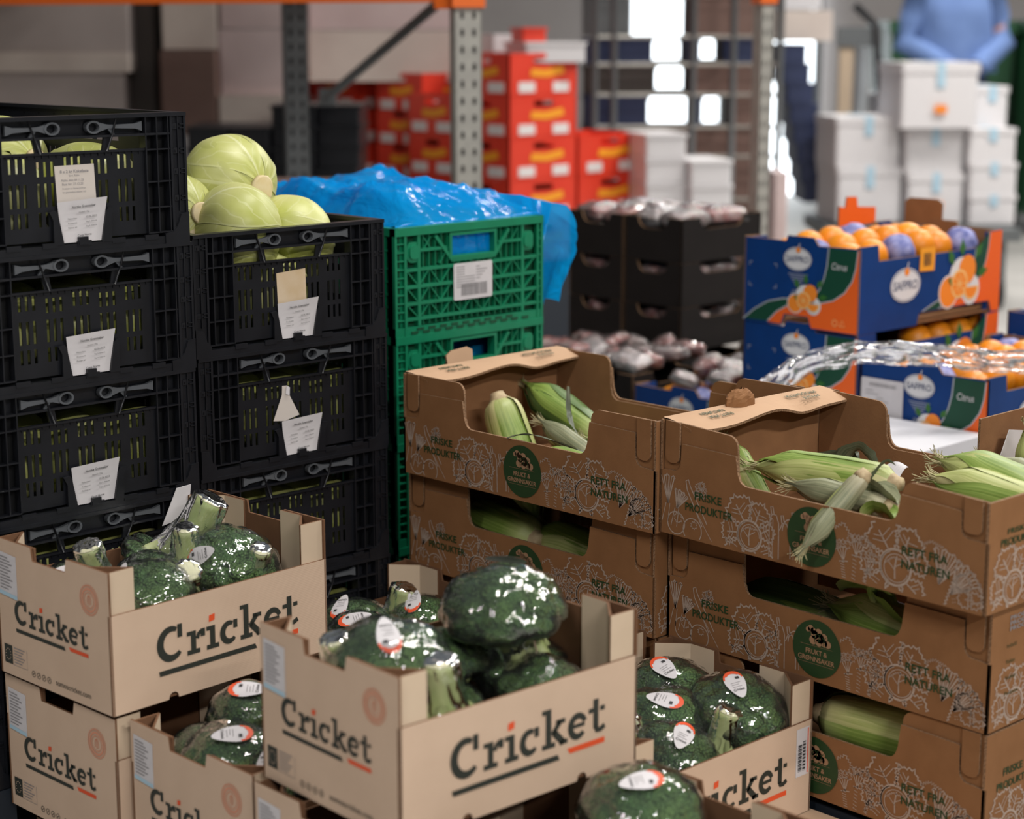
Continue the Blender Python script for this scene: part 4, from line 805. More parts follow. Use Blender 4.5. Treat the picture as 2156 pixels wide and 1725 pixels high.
# oranges
def sph(n1=20, n2=12, r=1.0, fn=None):
    mb = MB(); prof = [(max(.02, math.sin(math.pi*i/n2))*r, -math.cos(math.pi*i/n2)*r) for i in range(n2+1)]; return mb.lathe(prof, n1, 0, fn)
OM = sph(22, 14, .039, lambda p: p*(1+.03*noise.noise(p*30))).mesh('orange', ['orange_peel'])
OT = sph(30, 20, .041, lambda p: p*(1+.10*noise.noise(p*45))).mesh('wrapped_orange', ['tissue_blue'])
oseed = random.Random(3)
def fill_oranges(u, v, z, n, lab, lab2, wrap=.3, W=CW, D=CD, dome=.022):
    k = 0
    for i in range(6):
        for j in range(3):
            lx = .062+i*.0865+oseed.uniform(-.006, .006); ly = .075+j*.09+oseed.uniform(-.006, .006); d_ = (1-((lx-W/2)/(W/2))**2)*(1-((ly-D/2)/(D/2))**2)
            wr = oseed.random() < wrap; o = obj('wrapped_orange' if wr else 'orange', OT if wr else OM); lz = .152+dome*d_+oseed.uniform(-.005, .005)
            a = R(43); o.location = G(u, v, z) + Vector((math.cos(a)*lx-math.sin(a)*ly, math.sin(a)*lx+math.cos(a)*ly, lz)); o.rotation_euler = (oseed.random()*3, oseed.random()*3, 0)
            row = ['front', 'middle', 'back'][j]; pos = ['leftmost', 'second from left', 'third from left', 'third from right', 'second from right', 'rightmost'][i]; tag(o, '%s, %s row, %s' % ((lab2 if wr else lab), row, pos), 'orange', ('tissue-wrapped ' if wr else 'bare ') + 'oranges, ' + lab.split(' in ', 1)[1])
fill_oranges(3.384, 2.398, .648, 18, 'bare orange in the topmost citrus carton', 'orange in blue tissue in the topmost citrus carton', .3)
fill_oranges(3.388, 2.062, .398, 18, 'bare orange in the citrus carton with the shipping label', 'orange in blue tissue in the carton with the shipping label', .18)
fill_oranges(3.975, 2.05, .448, 18, 'bare orange in the citrus carton at the right edge', 'orange in blue tissue in the carton at the right edge', .5, dome=.03)
fill_oranges(3.388, 2.742, .250, 18, 'bare orange in the low film-covered citrus carton', 'orange in blue tissue in the low film-covered carton', .3, dome=.02)
for q in range(4):
    o = obj('orange', OM); a = R(43); lx, ly = .30+q*.085, .055; o.location = G(3.386, 2.398, .450) + Vector((math.cos(a)*lx-math.sin(a)*ly, math.sin(a)*lx+math.cos(a)*ly, .150)); tag(o, '%s orange showing in the gap under the topmost citrus carton' % ['leftmost', 'second', 'third', 'rightmost'][q], 'orange', 'oranges in the second citrus carton')
# white lidded cartons in front of the citrus stack
for q, (v0, lab) in enumerate(((2.055, 'plain white carton between the corn boxes and the labelled citrus carton'), (2.325, 'plain white carton next to the first one, its top seen between corn-box flaps'))):
    t = thing('white_carton', lab, 'carton', G(2.975, v0, .145), YAW, 'plain white cartons'); MB().box((0, 0, 0), (.40, .265, .27)).build('body', 'white_card', t); MB().box((-.003, -.003, .20), (.403, .268, .333)).build('lid', 'white_card', t)
    pr = MB(); pr.ribbon([(.3, .225), (.39, .225), (.39, .30), (.3, .30), (.3, .225)], .0012, Fr((0, -.0035, 0), (1, 0, 0), (0, 0, 1))); [pr.ribbon([(.34+.004*r_, .255+.01*r_), (.38, .255+.01*r_)], .002, Fr((0, -.0035, 0), (1, 0, 0), (0, 0, 1))) for r_ in range(3)]; pr.build('printed_box', 'ink_grey', t)
# clear plastic film pulled across the citrus cartons
def sheet(i, j):
    pts = [(1545, 850, .50, 3.72), (1600, 800, .52, 3.76), (1680, 745, .57, 3.80), (1800, 718, .60, 3.82), (1950, 722, .60, 3.84), (2080, 735, .59, 3.86), (2230, 745, .58, 3.9)]
    f = i*(len(pts)-1); k = min(int(f), len(pts)-2); fq = f-k
    P = at(pts[k][0], pts[k][1], pts[k][3]).lerp(at(pts[k+1][0], pts[k+1][1], pts[k+1][3]), fq)
    hang = .05 + .16*max(0, 1-i*2.6); e = Vector((.05, -.10, -1)).normalized()
    nz = ridge(Vector((i*9, j*1.6, 2)), 1.1)-.5; n2 = noise.noise(Vector((i*16, j*5, 4)))
    return P + e*hang*j + Vector((0, -.035*nz - .016*n2, .012*nz + .008*n2)) + Vector((-.06*j*max(0, 1-i*2), 0, 0))
t = MB().grid(sheet, 110, 26, 0, True, False).build('plastic_film', 'clear_sheet'); tag(t, 'crumpled clear plastic film draped across the citrus cartons', 'film')

# ------------------------------------------------------------------ black produce trays and film packs
BTW, BTD, BTH = .336, .21, .120
def make_btray():
    t = thing('black_tray', '', 'tray'); 
    def side(fr, L, nm):
        c = L/2; wn = .055 if L < .25 else .09; o = [(0, 0), (L, 0), (L, BTH), (c+wn, BTH)] + arc(c+wn-.03, BTH, .03, .032, 0, -90, 6)[1:] + arc(c-wn+.03, BTH, .03, .032, -90, -180, 6)[:-1] + [(c-wn, BTH), (0, BTH)]
        MB().plate(o, .004, fr).build(nm, ['black_card', 'kraft_edge', 'black_card'], t)
    side(FL(BTD), BTD, 'end_panel'); side(FF(), BTW, 'long_panel'); side(FRt(BTW), BTD, 'end_panel'); side(FB(BTW, BTD), BTW, 'long_panel'); MB().box((.004, .004, .002), (BTW-.004, BTD-.004, .006)).build('base', 'black_card', t); return t
BTRAY = make_btray()
def pack_mesh(seed, m):
    def fn(p):
        q = Vector((p.x, p.y, p.z)); q = Vector((math.copysign(abs(q.x)**.6, q.x), math.copysign(abs(q.y)**.6, q.y), math.copysign(abs(q.z)**.8, q.z))); n_ = noise.noise(q*2.2+Vector((seed, 0, 0)))*.18+noise.noise(q*5+Vector((0, seed, 0)))*.08; return Vector((q.x*.065, q.y*.05, q.z*.024))*(1+n_)
    return sph(26, 16, 1.0, fn).mesh('film_pack', [m])
PK = [(pack_mesh(s, 'pack_'+c), pack_mesh(s, 'pack_film')) for s, c in ((1, 'white'), (2, 'red'), (3, 'pink'), (4, 'red'))]
def pack(loc, rz, label, group, k, tilt=0.0, sc=1.0):
    t = thing('film_pack', label, 'food pack', loc, rz, group); t.rotation_euler = (tilt, tilt*.6, rz); t.scale = (sc,)*3
    obj('contents', PK[k % 4][0], t); f = obj('film', PK[k % 4][1], t); f.scale = (1.06, 1.06, 1.25); return t
tu, tv, tz = 3.80, 3.275, .452; n = 0
for c in range(2):
    for k in range(3):
        z = tz+.122*k; lv = ['bottom', 'middle', 'top'][k]; cn = ['nearer', 'farther'][c]
        inst(BTRAY, G(tu, tv+c*.215, z), R(43.4), '%s black card tray of the %s column behind the blue bag' % (lv, cn), 'stacked black card trays')
        for q in range(4):
            n += 1; lx, ly = .09+.155*(q % 2), .065+.09*(q//2); p = G(tu, tv+c*.215, z) + D1*lx + D2*ly + Vector((0, 0, .085 if k < 2 else .108)); pack(p, R(44+rng.uniform(-25, 25)), '%s film-wrapped pack in the %s tray of the %s black column' % (['near left', 'near right', 'far left', 'far right'][q], lv, cn), 'packs in the stacked black trays', n+(1 if k == 2 and c == 0 else 0), rng.uniform(-.15, .15))
for k in range(2): inst(BTRAY, G(tu, tv+k*.215, .33), R(43.4), 'hidden black tray at the foot of the %s black column' % ['nearer', 'farther'][k], 'stacked black card trays')
for k in range(2): inst(BTRAY, G(tu, tv+k*.215, .208), R(43.4), 'lowest hidden black tray under the %s black column' % ['nearer', 'farther'][k], 'stacked black card trays')
for q, (u, v, z, lab) in enumerate(((3.40, 3.085, .345, 'low black tray of packs beside the green crates, nearer one'), (3.42, 3.31, .345, 'low black tray of packs beside the green crates, farther one'))):
    inst(BTRAY, G(u, v, z), R(44), lab, 'low black trays'); inst(BTRAY, G(u, v, z-.122), R(44), lab.replace('low', 'hidden lower'), 'low black trays'); inst(BTRAY, G(u, v, z-.244), R(44), lab.replace('low', 'hidden bottom'), 'low black trays')
    for k in range(8):
        lx, ly = .06+.075*(k % 4), .06+.09*(k//4); pack(G(u, v, z+.12+rng.uniform(0, .03))+D1*lx+D2*ly, rng.uniform(0, 3), '%s small film pack, %s side of the %s low black tray' % (['leftmost', 'second', 'third', 'rightmost'][k % 4], ['near', 'far'][k//4], ['nearer', 'farther'][q]), 'packs in the low black trays', k*3+q, rng.uniform(-.5, .5), .72)
for k in range(12):
    lx, ly = .05+.085*(k % 6)*1.0, .07+.13*(k//6); pack(G(3.388, 2.742, .468+rng.uniform(0, .03))+D1*lx+D2*ly, rng.uniform(0, 3), '%s small film pack of the %s row on the low film-covered citrus carton' % (['leftmost', 'second', 'third', 'fourth', 'fifth', 'rightmost'][k % 6], ['near', 'far'][k//6]), 'packs on the low citrus carton', [0, 3, 2, 0, 1, 2][k % 6], rng.uniform(-.5, .5), .7)

# ------------------------------------------------------------------ cabbages
def make_cabbage(seed):
    t = thing('cabbage', '', 'cabbage'); r = .082
    def base(p):
        a = math.atan2(p.y, p.x); q = p.normalized(); f = 1+.035*noise.noise(q*1.8+Vector((seed, 0, 0)))+.004*math.sin(a*5+q.z*3+seed)*(1-q.z*q.z); return Vector((q.x*r*f*1.04, q.y*r*f*1.04, q.z*r*f*.94))
    sph(48, 30, 1.0, base).build('head', 'cabbage', t)
    for k in range(5):
        a0 = k*1.2566+seed; hw = .78
        def lf(i, j, a0=a0, k=k):
            th = math.pi*(.98-.80*j); wv = hw*(.25+1.0*math.sin(math.pi*min(1, j*.62+.12))); a = a0+(i-.5)*2*wv*(1.0); q = Vector((math.sin(th)*math.cos(a), math.sin(th)*math.sin(a), math.cos(th))); e = abs(i-.5)*2
            rib = .0022*math.exp(-((i-.5)/.035)**2)*(1-j); veins = .0005*math.sin((abs(i-.5)*18-j*10)); p = base(q)*(1.004+.0045*k+.028*max(0, j-.88)+.006*noise.noise(Vector((i*4, j*4, seed+k)))); return p+q*(rib+veins)
        MB().grid(lf, 20, 20, 0, True, True).build('outer_leaf', 'cabbage_leaf', t)
    MB().lathe([(.024, -.076), (.0235, -.084), (.021, -.0855)], 18, 0, lambda p: p*(1+.06*noise.noise(p*60+Vector((seed, 0, 0))))).build('cut_stump', 'cabbage_cut', t)
    return t
CAB = [make_cabbage(1.3), make_cabbage(4.1)]
def q_to(v, up=0.0):                                                    # local -Z (stump) points along v
    return Vector((0, 0, -1)).rotation_difference(Vector(v).normalized()) @ Quaternion((0, 0, 1), up)
def cab(p, stump, sc, label, group, k=0, spin=0.0): return inst(CAB[k], p, 0, label, group, q_to(stump, spin), sc)
ux, uy = D1, D2
def inK(st, k, x, y, z):
    c = crates[st, k]; a = c.rotation_euler.z; return c.location + Vector((math.cos(a)*x-math.sin(a)*y, math.sin(a)*x+math.cos(a)*y, z))
def inP(root, px, py, y):                                               # pixel ray met with the upright plane local y = const of a rotated root
    a = root.rotation_euler.z; n_ = Vector((-math.sin(a), math.cos(a), 0)); o_ = root.location + n_*y; d_ = ray(px, py); c_ = Vector((0, 0, CH)); return c_ + d_*((o_-c_).dot(n_)/d_.dot(n_))
KR, KL = crates['right', 0], crates['left', 0]
cab(inP(KR, 482, 388, .20), (.80, -.62, -.05), 1.02, 'big pale cabbage on top of the heap, its cut stump facing right', 'cabbages in the right top crate', 0, .4)
cab(inP(KR, 498, 492, .098), (-.9, -.3, .05), 1.0, 'cabbage at the front of the heap, below the topmost one', 'cabbages in the right top crate', 1, 1.0)
cab(inP(KR, 606, 510, .115), (.5, .6, -.3), .98, 'cabbage at the right of the heap, seen through the crate handle', 'cabbages in the right top crate', 0, 2.0)
cab(inP(KR, 372, 452, .17), (.75, -.65, .1), .80, 'cabbage half hidden behind the left stack, tan stump showing', 'cabbages in the right top crate', 1, .3)
cab(inK('right', 0, .20, .092, .085), (.2, .3, -.9), .95, 'cabbage low behind the slots of the right top crate', 'cabbages in the right top crate', 0, 0)
cab(inK('left', 0, .29, .115, .080), (.1, -.2, -1), 1.0, 'cabbage whose top shows in the handle opening of the left top crate', 'cabbages in the left top crate', 1, .8)
cab(inK('left', 0, .115, .105, .076), (.1, .3, -1), .98, 'cabbage behind the left slots of the left top crate', 'cabbages in the left top crate', 0, .2)
cab(inK('left', 0, .31, .42, .105), (.9, -.5, .1), .95, 'cabbage at the back of the left top crate, cut end to the right', 'cabbages in the left top crate', 0, .2)
cs = random.Random(11)
for (st, k), c in crates.items():
    if k == 0 or (st, k) in (('left', 4),): continue
    for q, (x, y, z_) in enumerate(((.082, .092, .078), (.200, .090, .080), (.318, .092, .078), (.140, .118, .086), (.262, .118, .084), (.12, .25, .10), (.285, .25, .10))):
        cab(inK(st, k, x+cs.uniform(-.008, .008), y, z_), (cs.uniform(-.5, .5), .6, -.7), .82 if q < 5 else .95, '%s cabbage inside the %s crate, %s' % (['front left', 'front middle', 'front right', 'upper left', 'upper right', 'rear left', 'rear right'][q], ['', 'second', 'third', 'fourth'][k], 'left-edge stack' if st == 'left' else 'stack by the green crates'), 'cabbages inside the lower black crates', q % 2, q)

# ------------------------------------------------------------------ corn cobs in their husks
def make_corn(mats, seed, L=.205, r=.032, tip=0.0, nleaf=6):
    """local +Z runs from the butt to the tip"""
    t = thing('corn_cob', '', 'corn')
    prof = lambda z: r*(.62+.38*math.sin(math.pi*min(1, .18+z*.62)))*(1 if z < .72 else max(.10, 1-((z-.72)/.30)**1.3*.92))*(1 if z > .14 else .50+.50*math.sqrt(max(0, 1-(1-z/.14)**2)))
    MB().lathe([(prof(i/14)*.93, L*i/14) for i in range(15)], 18, 0).build('core', mats[0], t)
    for k in range(nleaf):
        a0 = k*2*math.pi/nleaf*1.0+seed; rr = random.Random(int(seed*10)+k); ln = rr.uniform(.92, 1.12); hw = rr.uniform(.75, 1.05); fl = rr.uniform(.0, .5) if k % 2 else 0; tw = rr.uniform(-.5, .5)
        def lf(i, j, a0=a0, ln=ln, hw=hw, fl=fl, tw=tw, k=k):
            z = j*ln; wv = hw*(1 if j < .55 else max(.10, 1-((j-.55)/.47)**1.5)); a = a0+tw*j*.6+(i-.5)*2*wv; rad = prof(min(z, 1))*(1.02+.022*(k % 3))+.0012*k*.4 + (.03*fl*max(0, j-.68)**1.2)
            rad += .0008*math.sin(i*40)+.0025*noise.noise(Vector((i*3, j*4, seed+k)))
            return Vector((rad*math.cos(a), rad*math.sin(a), L*z*(1.0 if j < .9 else 1+.05*fl)))
        MB().grid(lf, 14, 20, 0, True, True).build('husk_leaf', mats[k % len(mats)], t)
    MB().lathe([(.0115, -.012), (.013, -.006), (.017, 0), (.0175, .01)], 14).build('stalk_butt', 'corn_butt', t)
    mb = MB(); rr = random.Random(int(seed*7))
    for q in range(26):
        a = rr.random()*6.28; b = .003+rr.random()*.008; e = rr.uniform(.012, .032); mb.tube([(b*math.cos(a)*.5, b*math.sin(a)*.5, L*.94), (b*math.cos(a), b*math.sin(a), L+e*.5), (b*1.9*math.cos(a+.5), b*1.9*math.sin(a+.5), L+e)], .0006, 4)
    mb.build('silk', 'silk', t); return t
CORN = {'green': make_corn(['husk_green', 'husk_green', 'husk_pale'], 1.1), 'pale': make_corn(['husk_pale', 'husk_pale', 'husk_green'], 2.3, .215, .033), 'dark': make_corn(['husk_dark', 'husk_green', 'husk_dark'], 3.7, .205, .031), 'dry': make_corn(['husk_dry', 'husk_pale', 'husk_grey', 'husk_dry'], 5.2, .185, .021, 0, 5)}
def corn(p0, d, kind, label, group, sc=1.0, spin=0.0):
    q = Vector((0, 0, 1)).rotation_difference(Vector(d).normalized()) @ Quaternion((0, 0, 1), spin); return inst(CORN[kind], p0, 0, label, group, q, sc)
def rel(root, x, y, z):
    a = root.rotation_euler.z; return root.location + Vector((math.cos(a)*x-math.sin(a)*y, math.sin(a)*x+math.cos(a)*y, z))
def rdir(root, x, y, z): return rel(root, x, y, z) - root.location
def inX(root, px, py, x):                                               # pixel ray met with the plane local x = const
    a = root.rotation_euler.z; n_ = Vector((math.cos(a), math.sin(a), 0)); o_ = root.location + n_*x; d_ = ray(px, py); c_ = Vector((0, 0, CH)); return c_ + d_*((o_-c_).dot(n_)/d_.dot(n_))
gL, gR = 'cobs in the open box beside the green crates', 'cobs in the open box at right'
corn(inX(b_l1, 1050, 842, .17), rdir(b_l1, -.05, -.42, -.75), 'green', 'bright green corn cob standing upright at the left of its box', gL, 1.12, 1.0)
corn(inX(b_l1, 1268, 930, .29), rdir(b_l1, .02, .86, .33), 'dark', 'dark green cob leaning tip-up against the back of the left box', gL, 1.05, .3)
corn(inX(b_l1, 1262, 975, .16), rdir(b_l1, .06, .90, .30), 'dry', 'dry ragged cob leaning in the left box', gL, .85, .5)
corn(rel(b_l1, .20, .12, .045), rdir(b_l1, -.05, .95, .12), 'dark', 'dark cob lying at the bottom of the left box', gL, 1.0, 2)
corn(rel(b_l1, .09, .16, .040), rdir(b_l1, .05, .95, .05), 'dark', 'dark cob lying along the near side of the left box', gL, 1.0, 1)
corn(rel(b_l1, .30, .52, .040), rdir(b_l1, .1, -.9, .05), 'green', 'cob lying at the far end of the left box', gL, 1.0, 1)
corn(inX(b_r1, 1880, 1018, .14), rdir(b_r1, -.10, .98, -.05), 'green', 'long green cob lying across the open box at right', gR, (.92, .92, 1.2), .7)
corn(rel(b_r1, .105, .150, .072), rdir(b_r1, .02, .98, .0), 'dark', 'dark cob under the long green one in the right box', gR, 1.05, .2)
corn(rel(b_r1, .275, .030, .088), rdir(b_r1, .06, .96, .14), 'pale', 'pale yellow cob lying at the back right of the right box', gR, 1.15, .7)
corn(rel(b_r1, .245, .03, .085), rdir(b_r1, .0, .98, .10), 'pale', 'pale cob beside the yellow one in the right box', gR, 1.05, 2.7)
corn(rel(b_r1, .345, .03, .088), rdir(b_r1, .08, .99, .13), 'dry', 'thin dried cob along the back panel of the right box', gR, 1.15, 1.7)
corn(inX(b_r1, 1612, 1072, .13), rdir(b_r1, .02, .50, .55), 'pale', 'short green cob in the left corner of the right box', gR, .62, 1.2)
corn(inX(b_r1, 1818, 1002, .055), rdir(b_r1, -.46, .22, -.56), 'dry', 'withered cob hanging over the front rim of the right box', gR, .74, 1.2)
corn(inX(b_r1, 1880, 1075, .075), rdir(b_r1, -.05, .95, .05), 'dry', 'withered cob lying inside the front rim of the right box', gR, .95, .2)
corn(rel(b_r1, .28, .08, .05), rdir(b_r1, -.1, .9, .0), 'dark', 'cob at the bottom of the right box', gR, 1.1, .2)
corn(rel(b_r1, .345, .09, .098), rdir(b_r1, .1, -.9, .15), 'dark', 'folded dark husk at the far right corner of the right box', gR, .55, .2)
b_l2 = [o for o in bpy.data.objects if o.get('label') == 'brown corn box under the open box beside the green crates'][0]
g2 = 'cobs inside the closed-in boxes'
corn(rel(b_l2, .075, .345, .082), rdir(b_l2, .15, .9, .0), 'pale', 'cob butt at the left of the window under the left open box', g2, 1.1, .4)
corn(rel(b_l2, .10, .16, .068), rdir(b_l2, .05, .95, .05), 'green', 'cob in the middle of the window under the left open box', g2, 1.1, .4)
corn(rel(b_l2, .085, .03, .060), rdir(b_l2, .05, .95, .0), 'green', 'cob at the right of the window under the left open box', g2, 1.05, .4)
corn(rel(b_r2, .075, .10, .075), rdir(b_r2, .05, .95, .08), 'green', 'green cob with a loose husk in the second right-hand box', g2, 1.15, 2.0)
corn(rel(b_r2, .12, .33, .060), rdir(b_r2, .05, .95, .0), 'dark', 'dark cob deep in the second right-hand box', g2, 1.1, 2.0)
corn(rel(b_r3, .062, .330, .108), rdir(b_r3, .18, -.95, .0), 'pale', 'pale cob with its butt showing in the lowest right-hand box', g2, 1.25, .5)
corn(rel(b_r3, .07, .33, .058), rdir(b_r3, .05, -.9, .0), 'green', 'green cob under the pale one in the lowest right-hand box', g2, 1.0, .5)
corn(inP(b_x, 2186, 1090, .50), rdir(b_x, -.15, .08, .9), 'pale', 'yellowish cob standing at the right edge of the picture', 'cobs in the edge box', .72, .3)
# loose husk leaves and dried strands
def strip(pts, wd, curl=0.0, mid=0.0, nb=5):
    P = [Vector(p) for p in pts]; n = len(P)
    def fn(i, j):
        f = j*(n-1); k = min(int(f), n-2); fq = f-k; a, b = P[k], P[k+1]; c0 = P[max(k-1, 0)]; c1 = P[min(k+2, n-1)]
        p = .5*((2*a)+(b-c0)*fq+(2*c0-5*a+4*b-c1)*fq*fq+(3*a-c0-3*b+c1)*fq**3); tg = (b-a).normalized(); side = tg.cross(Vector((0, .5, 1))).normalized(); up = side.cross(tg)
        w_ = wd*(.15+.85*abs(math.sin(math.pi*min(1, .12+j*.86)))**.8); x = (i-.5)*2; return p + side*x*w_ + up*(curl*w_*x*x) + up*.004*noise.noise(Vector((i*4, j*6, wd*100)))
    return MB().grid(fn, nb, 24, 0, True, True)
def husk(pts, wd, m, label, curl=.5): return tag(strip(pts, wd, curl).build('husk_leaf', m), label, 'husk', 'loose husk leaves')
B1 = lambda x, y, z: rel(b_r1, x, y, z)
X1 = lambda px, py, x: inX(b_r1, px, py, x)
husk([X1(1722, 990, .33), X1(1745, 968, .335), X1(1768, 980, .34), X1(1790, 958, .34), X1(1806, 985, .335)], .014, 'husk_grey', 'dark withered leaf at the back of the right open box', 1.2)
husk([X1(1750, 998, .31), X1(1775, 985, .315), X1(1800, 950, .32), X1(1825, 962, .325), X1(1842, 988, .33)], .016, 'husk_grey', 'broad withered leaf curled beside the back panel of the right box', .9)
husk([X1(1800, 1045, .10), X1(1825, 1022, .11), X1(1848, 992, .12), X1(1866, 972, .13), X1(1886, 980, .14)], .006, 'husk_grey', 'thin dried leaf sticking up over the withered cobs', .6)
husk([X1(1975, 975, .36), X1(2020, 998, .355), X1(2060, 1022, .345), X1(2105, 1048, .32)], .011, 'husk_pale', 'narrow yellow-green leaf along the back right of the right box', .8)
husk([X1(1800, 1052, .075), X1(1835, 1036, .085), X1(1862, 1046, .08), X1(1890, 1062, .07)], .018, 'husk_dry', 'crumpled grey-green leaf inside the front right corner of the right box', 1.1)
husk([X1(1820, 1092, .05), X1(1845, 1078, .055), X1(1868, 1084, .05), X1(1884, 1098, .045)], .014, 'husk_green', 'small green leaf low behind the front rim of the right box', 1.1)
B2 = lambda x, y, z: rel(b_r2, x, y, z)
husk([B2(.10, .33, .115), B2(.08, .27, .135), B2(.06, .22, .12), B2(.05, .16, .095)], .020, 'husk_green', 'twisted green leaf in the window of the second right-hand box', .9)
husk([B2(.06, .24, .125), B2(.05, .235, .15), B2(.05, .20, .148)], .008, 'husk_green', 'small curled leaf tip in the second right-hand box', .6)
Bl = lambda x, y, z: rel(b_l1, x, y, z)
husk([Bl(-.004, .33, .106), Bl(.006, .29, .116), Bl(.02, .24, .110), Bl(.04, .18, .095)], .003, 'husk_grey', 'dry grass-like strand across the rim of the left open box', .2)
husk([Bl(.24, .42, .15), Bl(.22, .40, .11), Bl(.20, .37, .09), Bl(.19, .33, .06)], .005, 'husk_grey', 'withered strand beside the leaning cob of the left box', .2)
for px, q in ((0, 0), ):
    mb = MB(); mb.grid(lambda i, j: B1(.24+.06*(i-.5), .37-.06*j, .105+.010*math.sin(i*6+j*4)), 10, 8, 0, True, False); tag(mb.build('paper_scrap', 'paper'), 'white paper scrap between the cobs in the right box', 'paper')
_pp = [inP(b_x, *q, .575) for q in ((2093, 996), (2190, 1016), (2200, 908), (2124, 905))]; _nn = rdir(b_x, 0, -.0012, 0); mb = MB(); mb.add(_pp + [p+_nn for p in _pp], [(0, 1, 2, 3), (7, 6, 5, 4), (0, 4, 5, 1), (1, 5, 6, 2), (2, 6, 7, 3), (3, 7, 4, 0)]); tag(mb.build('paper_sheet', 'paper'), 'white paper sheet leaning in the corn box at the right edge', 'paper')

# ------------------------------------------------------------------ film-wrapped broccoli (local +Z = crown top, stem towards -Z)
def ico(level):
    import bmesh
    bm = bmesh.new(); bmesh.ops.create_icosphere(bm, subdivisions=level, radius=1.0); vs = [v.co.copy() for v in bm.verts]; bm.verts.index_update(); fs = [tuple(v.index for v in f.verts) for f in bm.faces]; bm.free(); return vs, fs
ICO5 = ico(6); ICO4 = ico(5)
def sticker_mesh():
    fr = Fr((0, 0, 0), (1, 0, 0), (0, 1, 0)); mb = MB()
    def outline(k): 
        o = []
        for i in range(28):
            a = 2*math.pi*i/28; x_ = math.cos(a); y_ = math.sin(a); o.append((.034*x_*k, .0175*y_*k*(1-.30*x_)))
        return o
    bend = lambda p: Vector((p.x, p.y, p.z - 5.0*p.y*p.y - 2.6*p.x*p.x))
    o = outline(1.0); n_ = len(o); c = [(0, 0)]; rings = [outline(k) for k in (.33, .66, 1.0)]
    vs = [Vector((0, 0, 0))]; 
    for r_ in rings: vs += [Vector((a, b, 0)) for a, b in r_]
    fs = [(0, 1+i, 1+(i+1) % n_) for i in range(n_)]
    for q in range(2): fs += [(1+q*n_+i, 1+(q+1)*n_+i, 1+(q+1)*n_+(i+1) % n_, 1+q*n_+(i+1) % n_) for i in range(n_)]
    mb.add([bend(v) for v in vs], fs, 0)
    red = [i for i in range(n_) if math.cos(2*math.pi*(i+.5)/n_) < -.72]
    for i in range(n_):
        a, b = rings[2][i], rings[2][(i+1) % n_]; k_ = .86 if math.cos(2*math.pi*(i+.5)/n_) > -.75 else .76
        if math.cos(2*math.pi*(i+.5)/n_) < -.35: mb.add([bend(Vector((x_*s_, y_*s_, .0006))) for (x_, y_), s_ in ((a, 1), (b, 1), (b, k_), (a, k_))], [(0, 1, 2, 3)], 1)
    def bt(s, t, d=0): return bend(Vector((s, t, .0006)))
    class BF:
        def __call__(self, s, t, d=0): return bend(Vector((s, t, d)))
    vs_, fs_, W_ = TX['Cricket']; k_ = .020/W_; mb.add([bend(Vector((.018-b*k_*1.1, -.010+a*k_, .0007))) for a, b in vs_], fs_, 2)
    for q in range(3): mb.add([bend(Vector((.008-q*.005+e, f, .0007))) for e, f in ((0, -.009), (0, .008-(q % 2)*.004), (.0012, .008-(q % 2)*.004), (.0012, -.009))], [(0, 1, 2, 3)], 3)
    mb.add([bend(Vector((x_, y_, .0007))) for x_, y_ in ((-.016, .003), (-.016, .010), (-.010, .010), (-.010, .003))], [(0, 1, 2, 3)], 2)
    return mb.mesh('sticker', ['paper', 'ink_orange', 'ink_black', 'ink_grey'])
STICK = sticker_mesh()
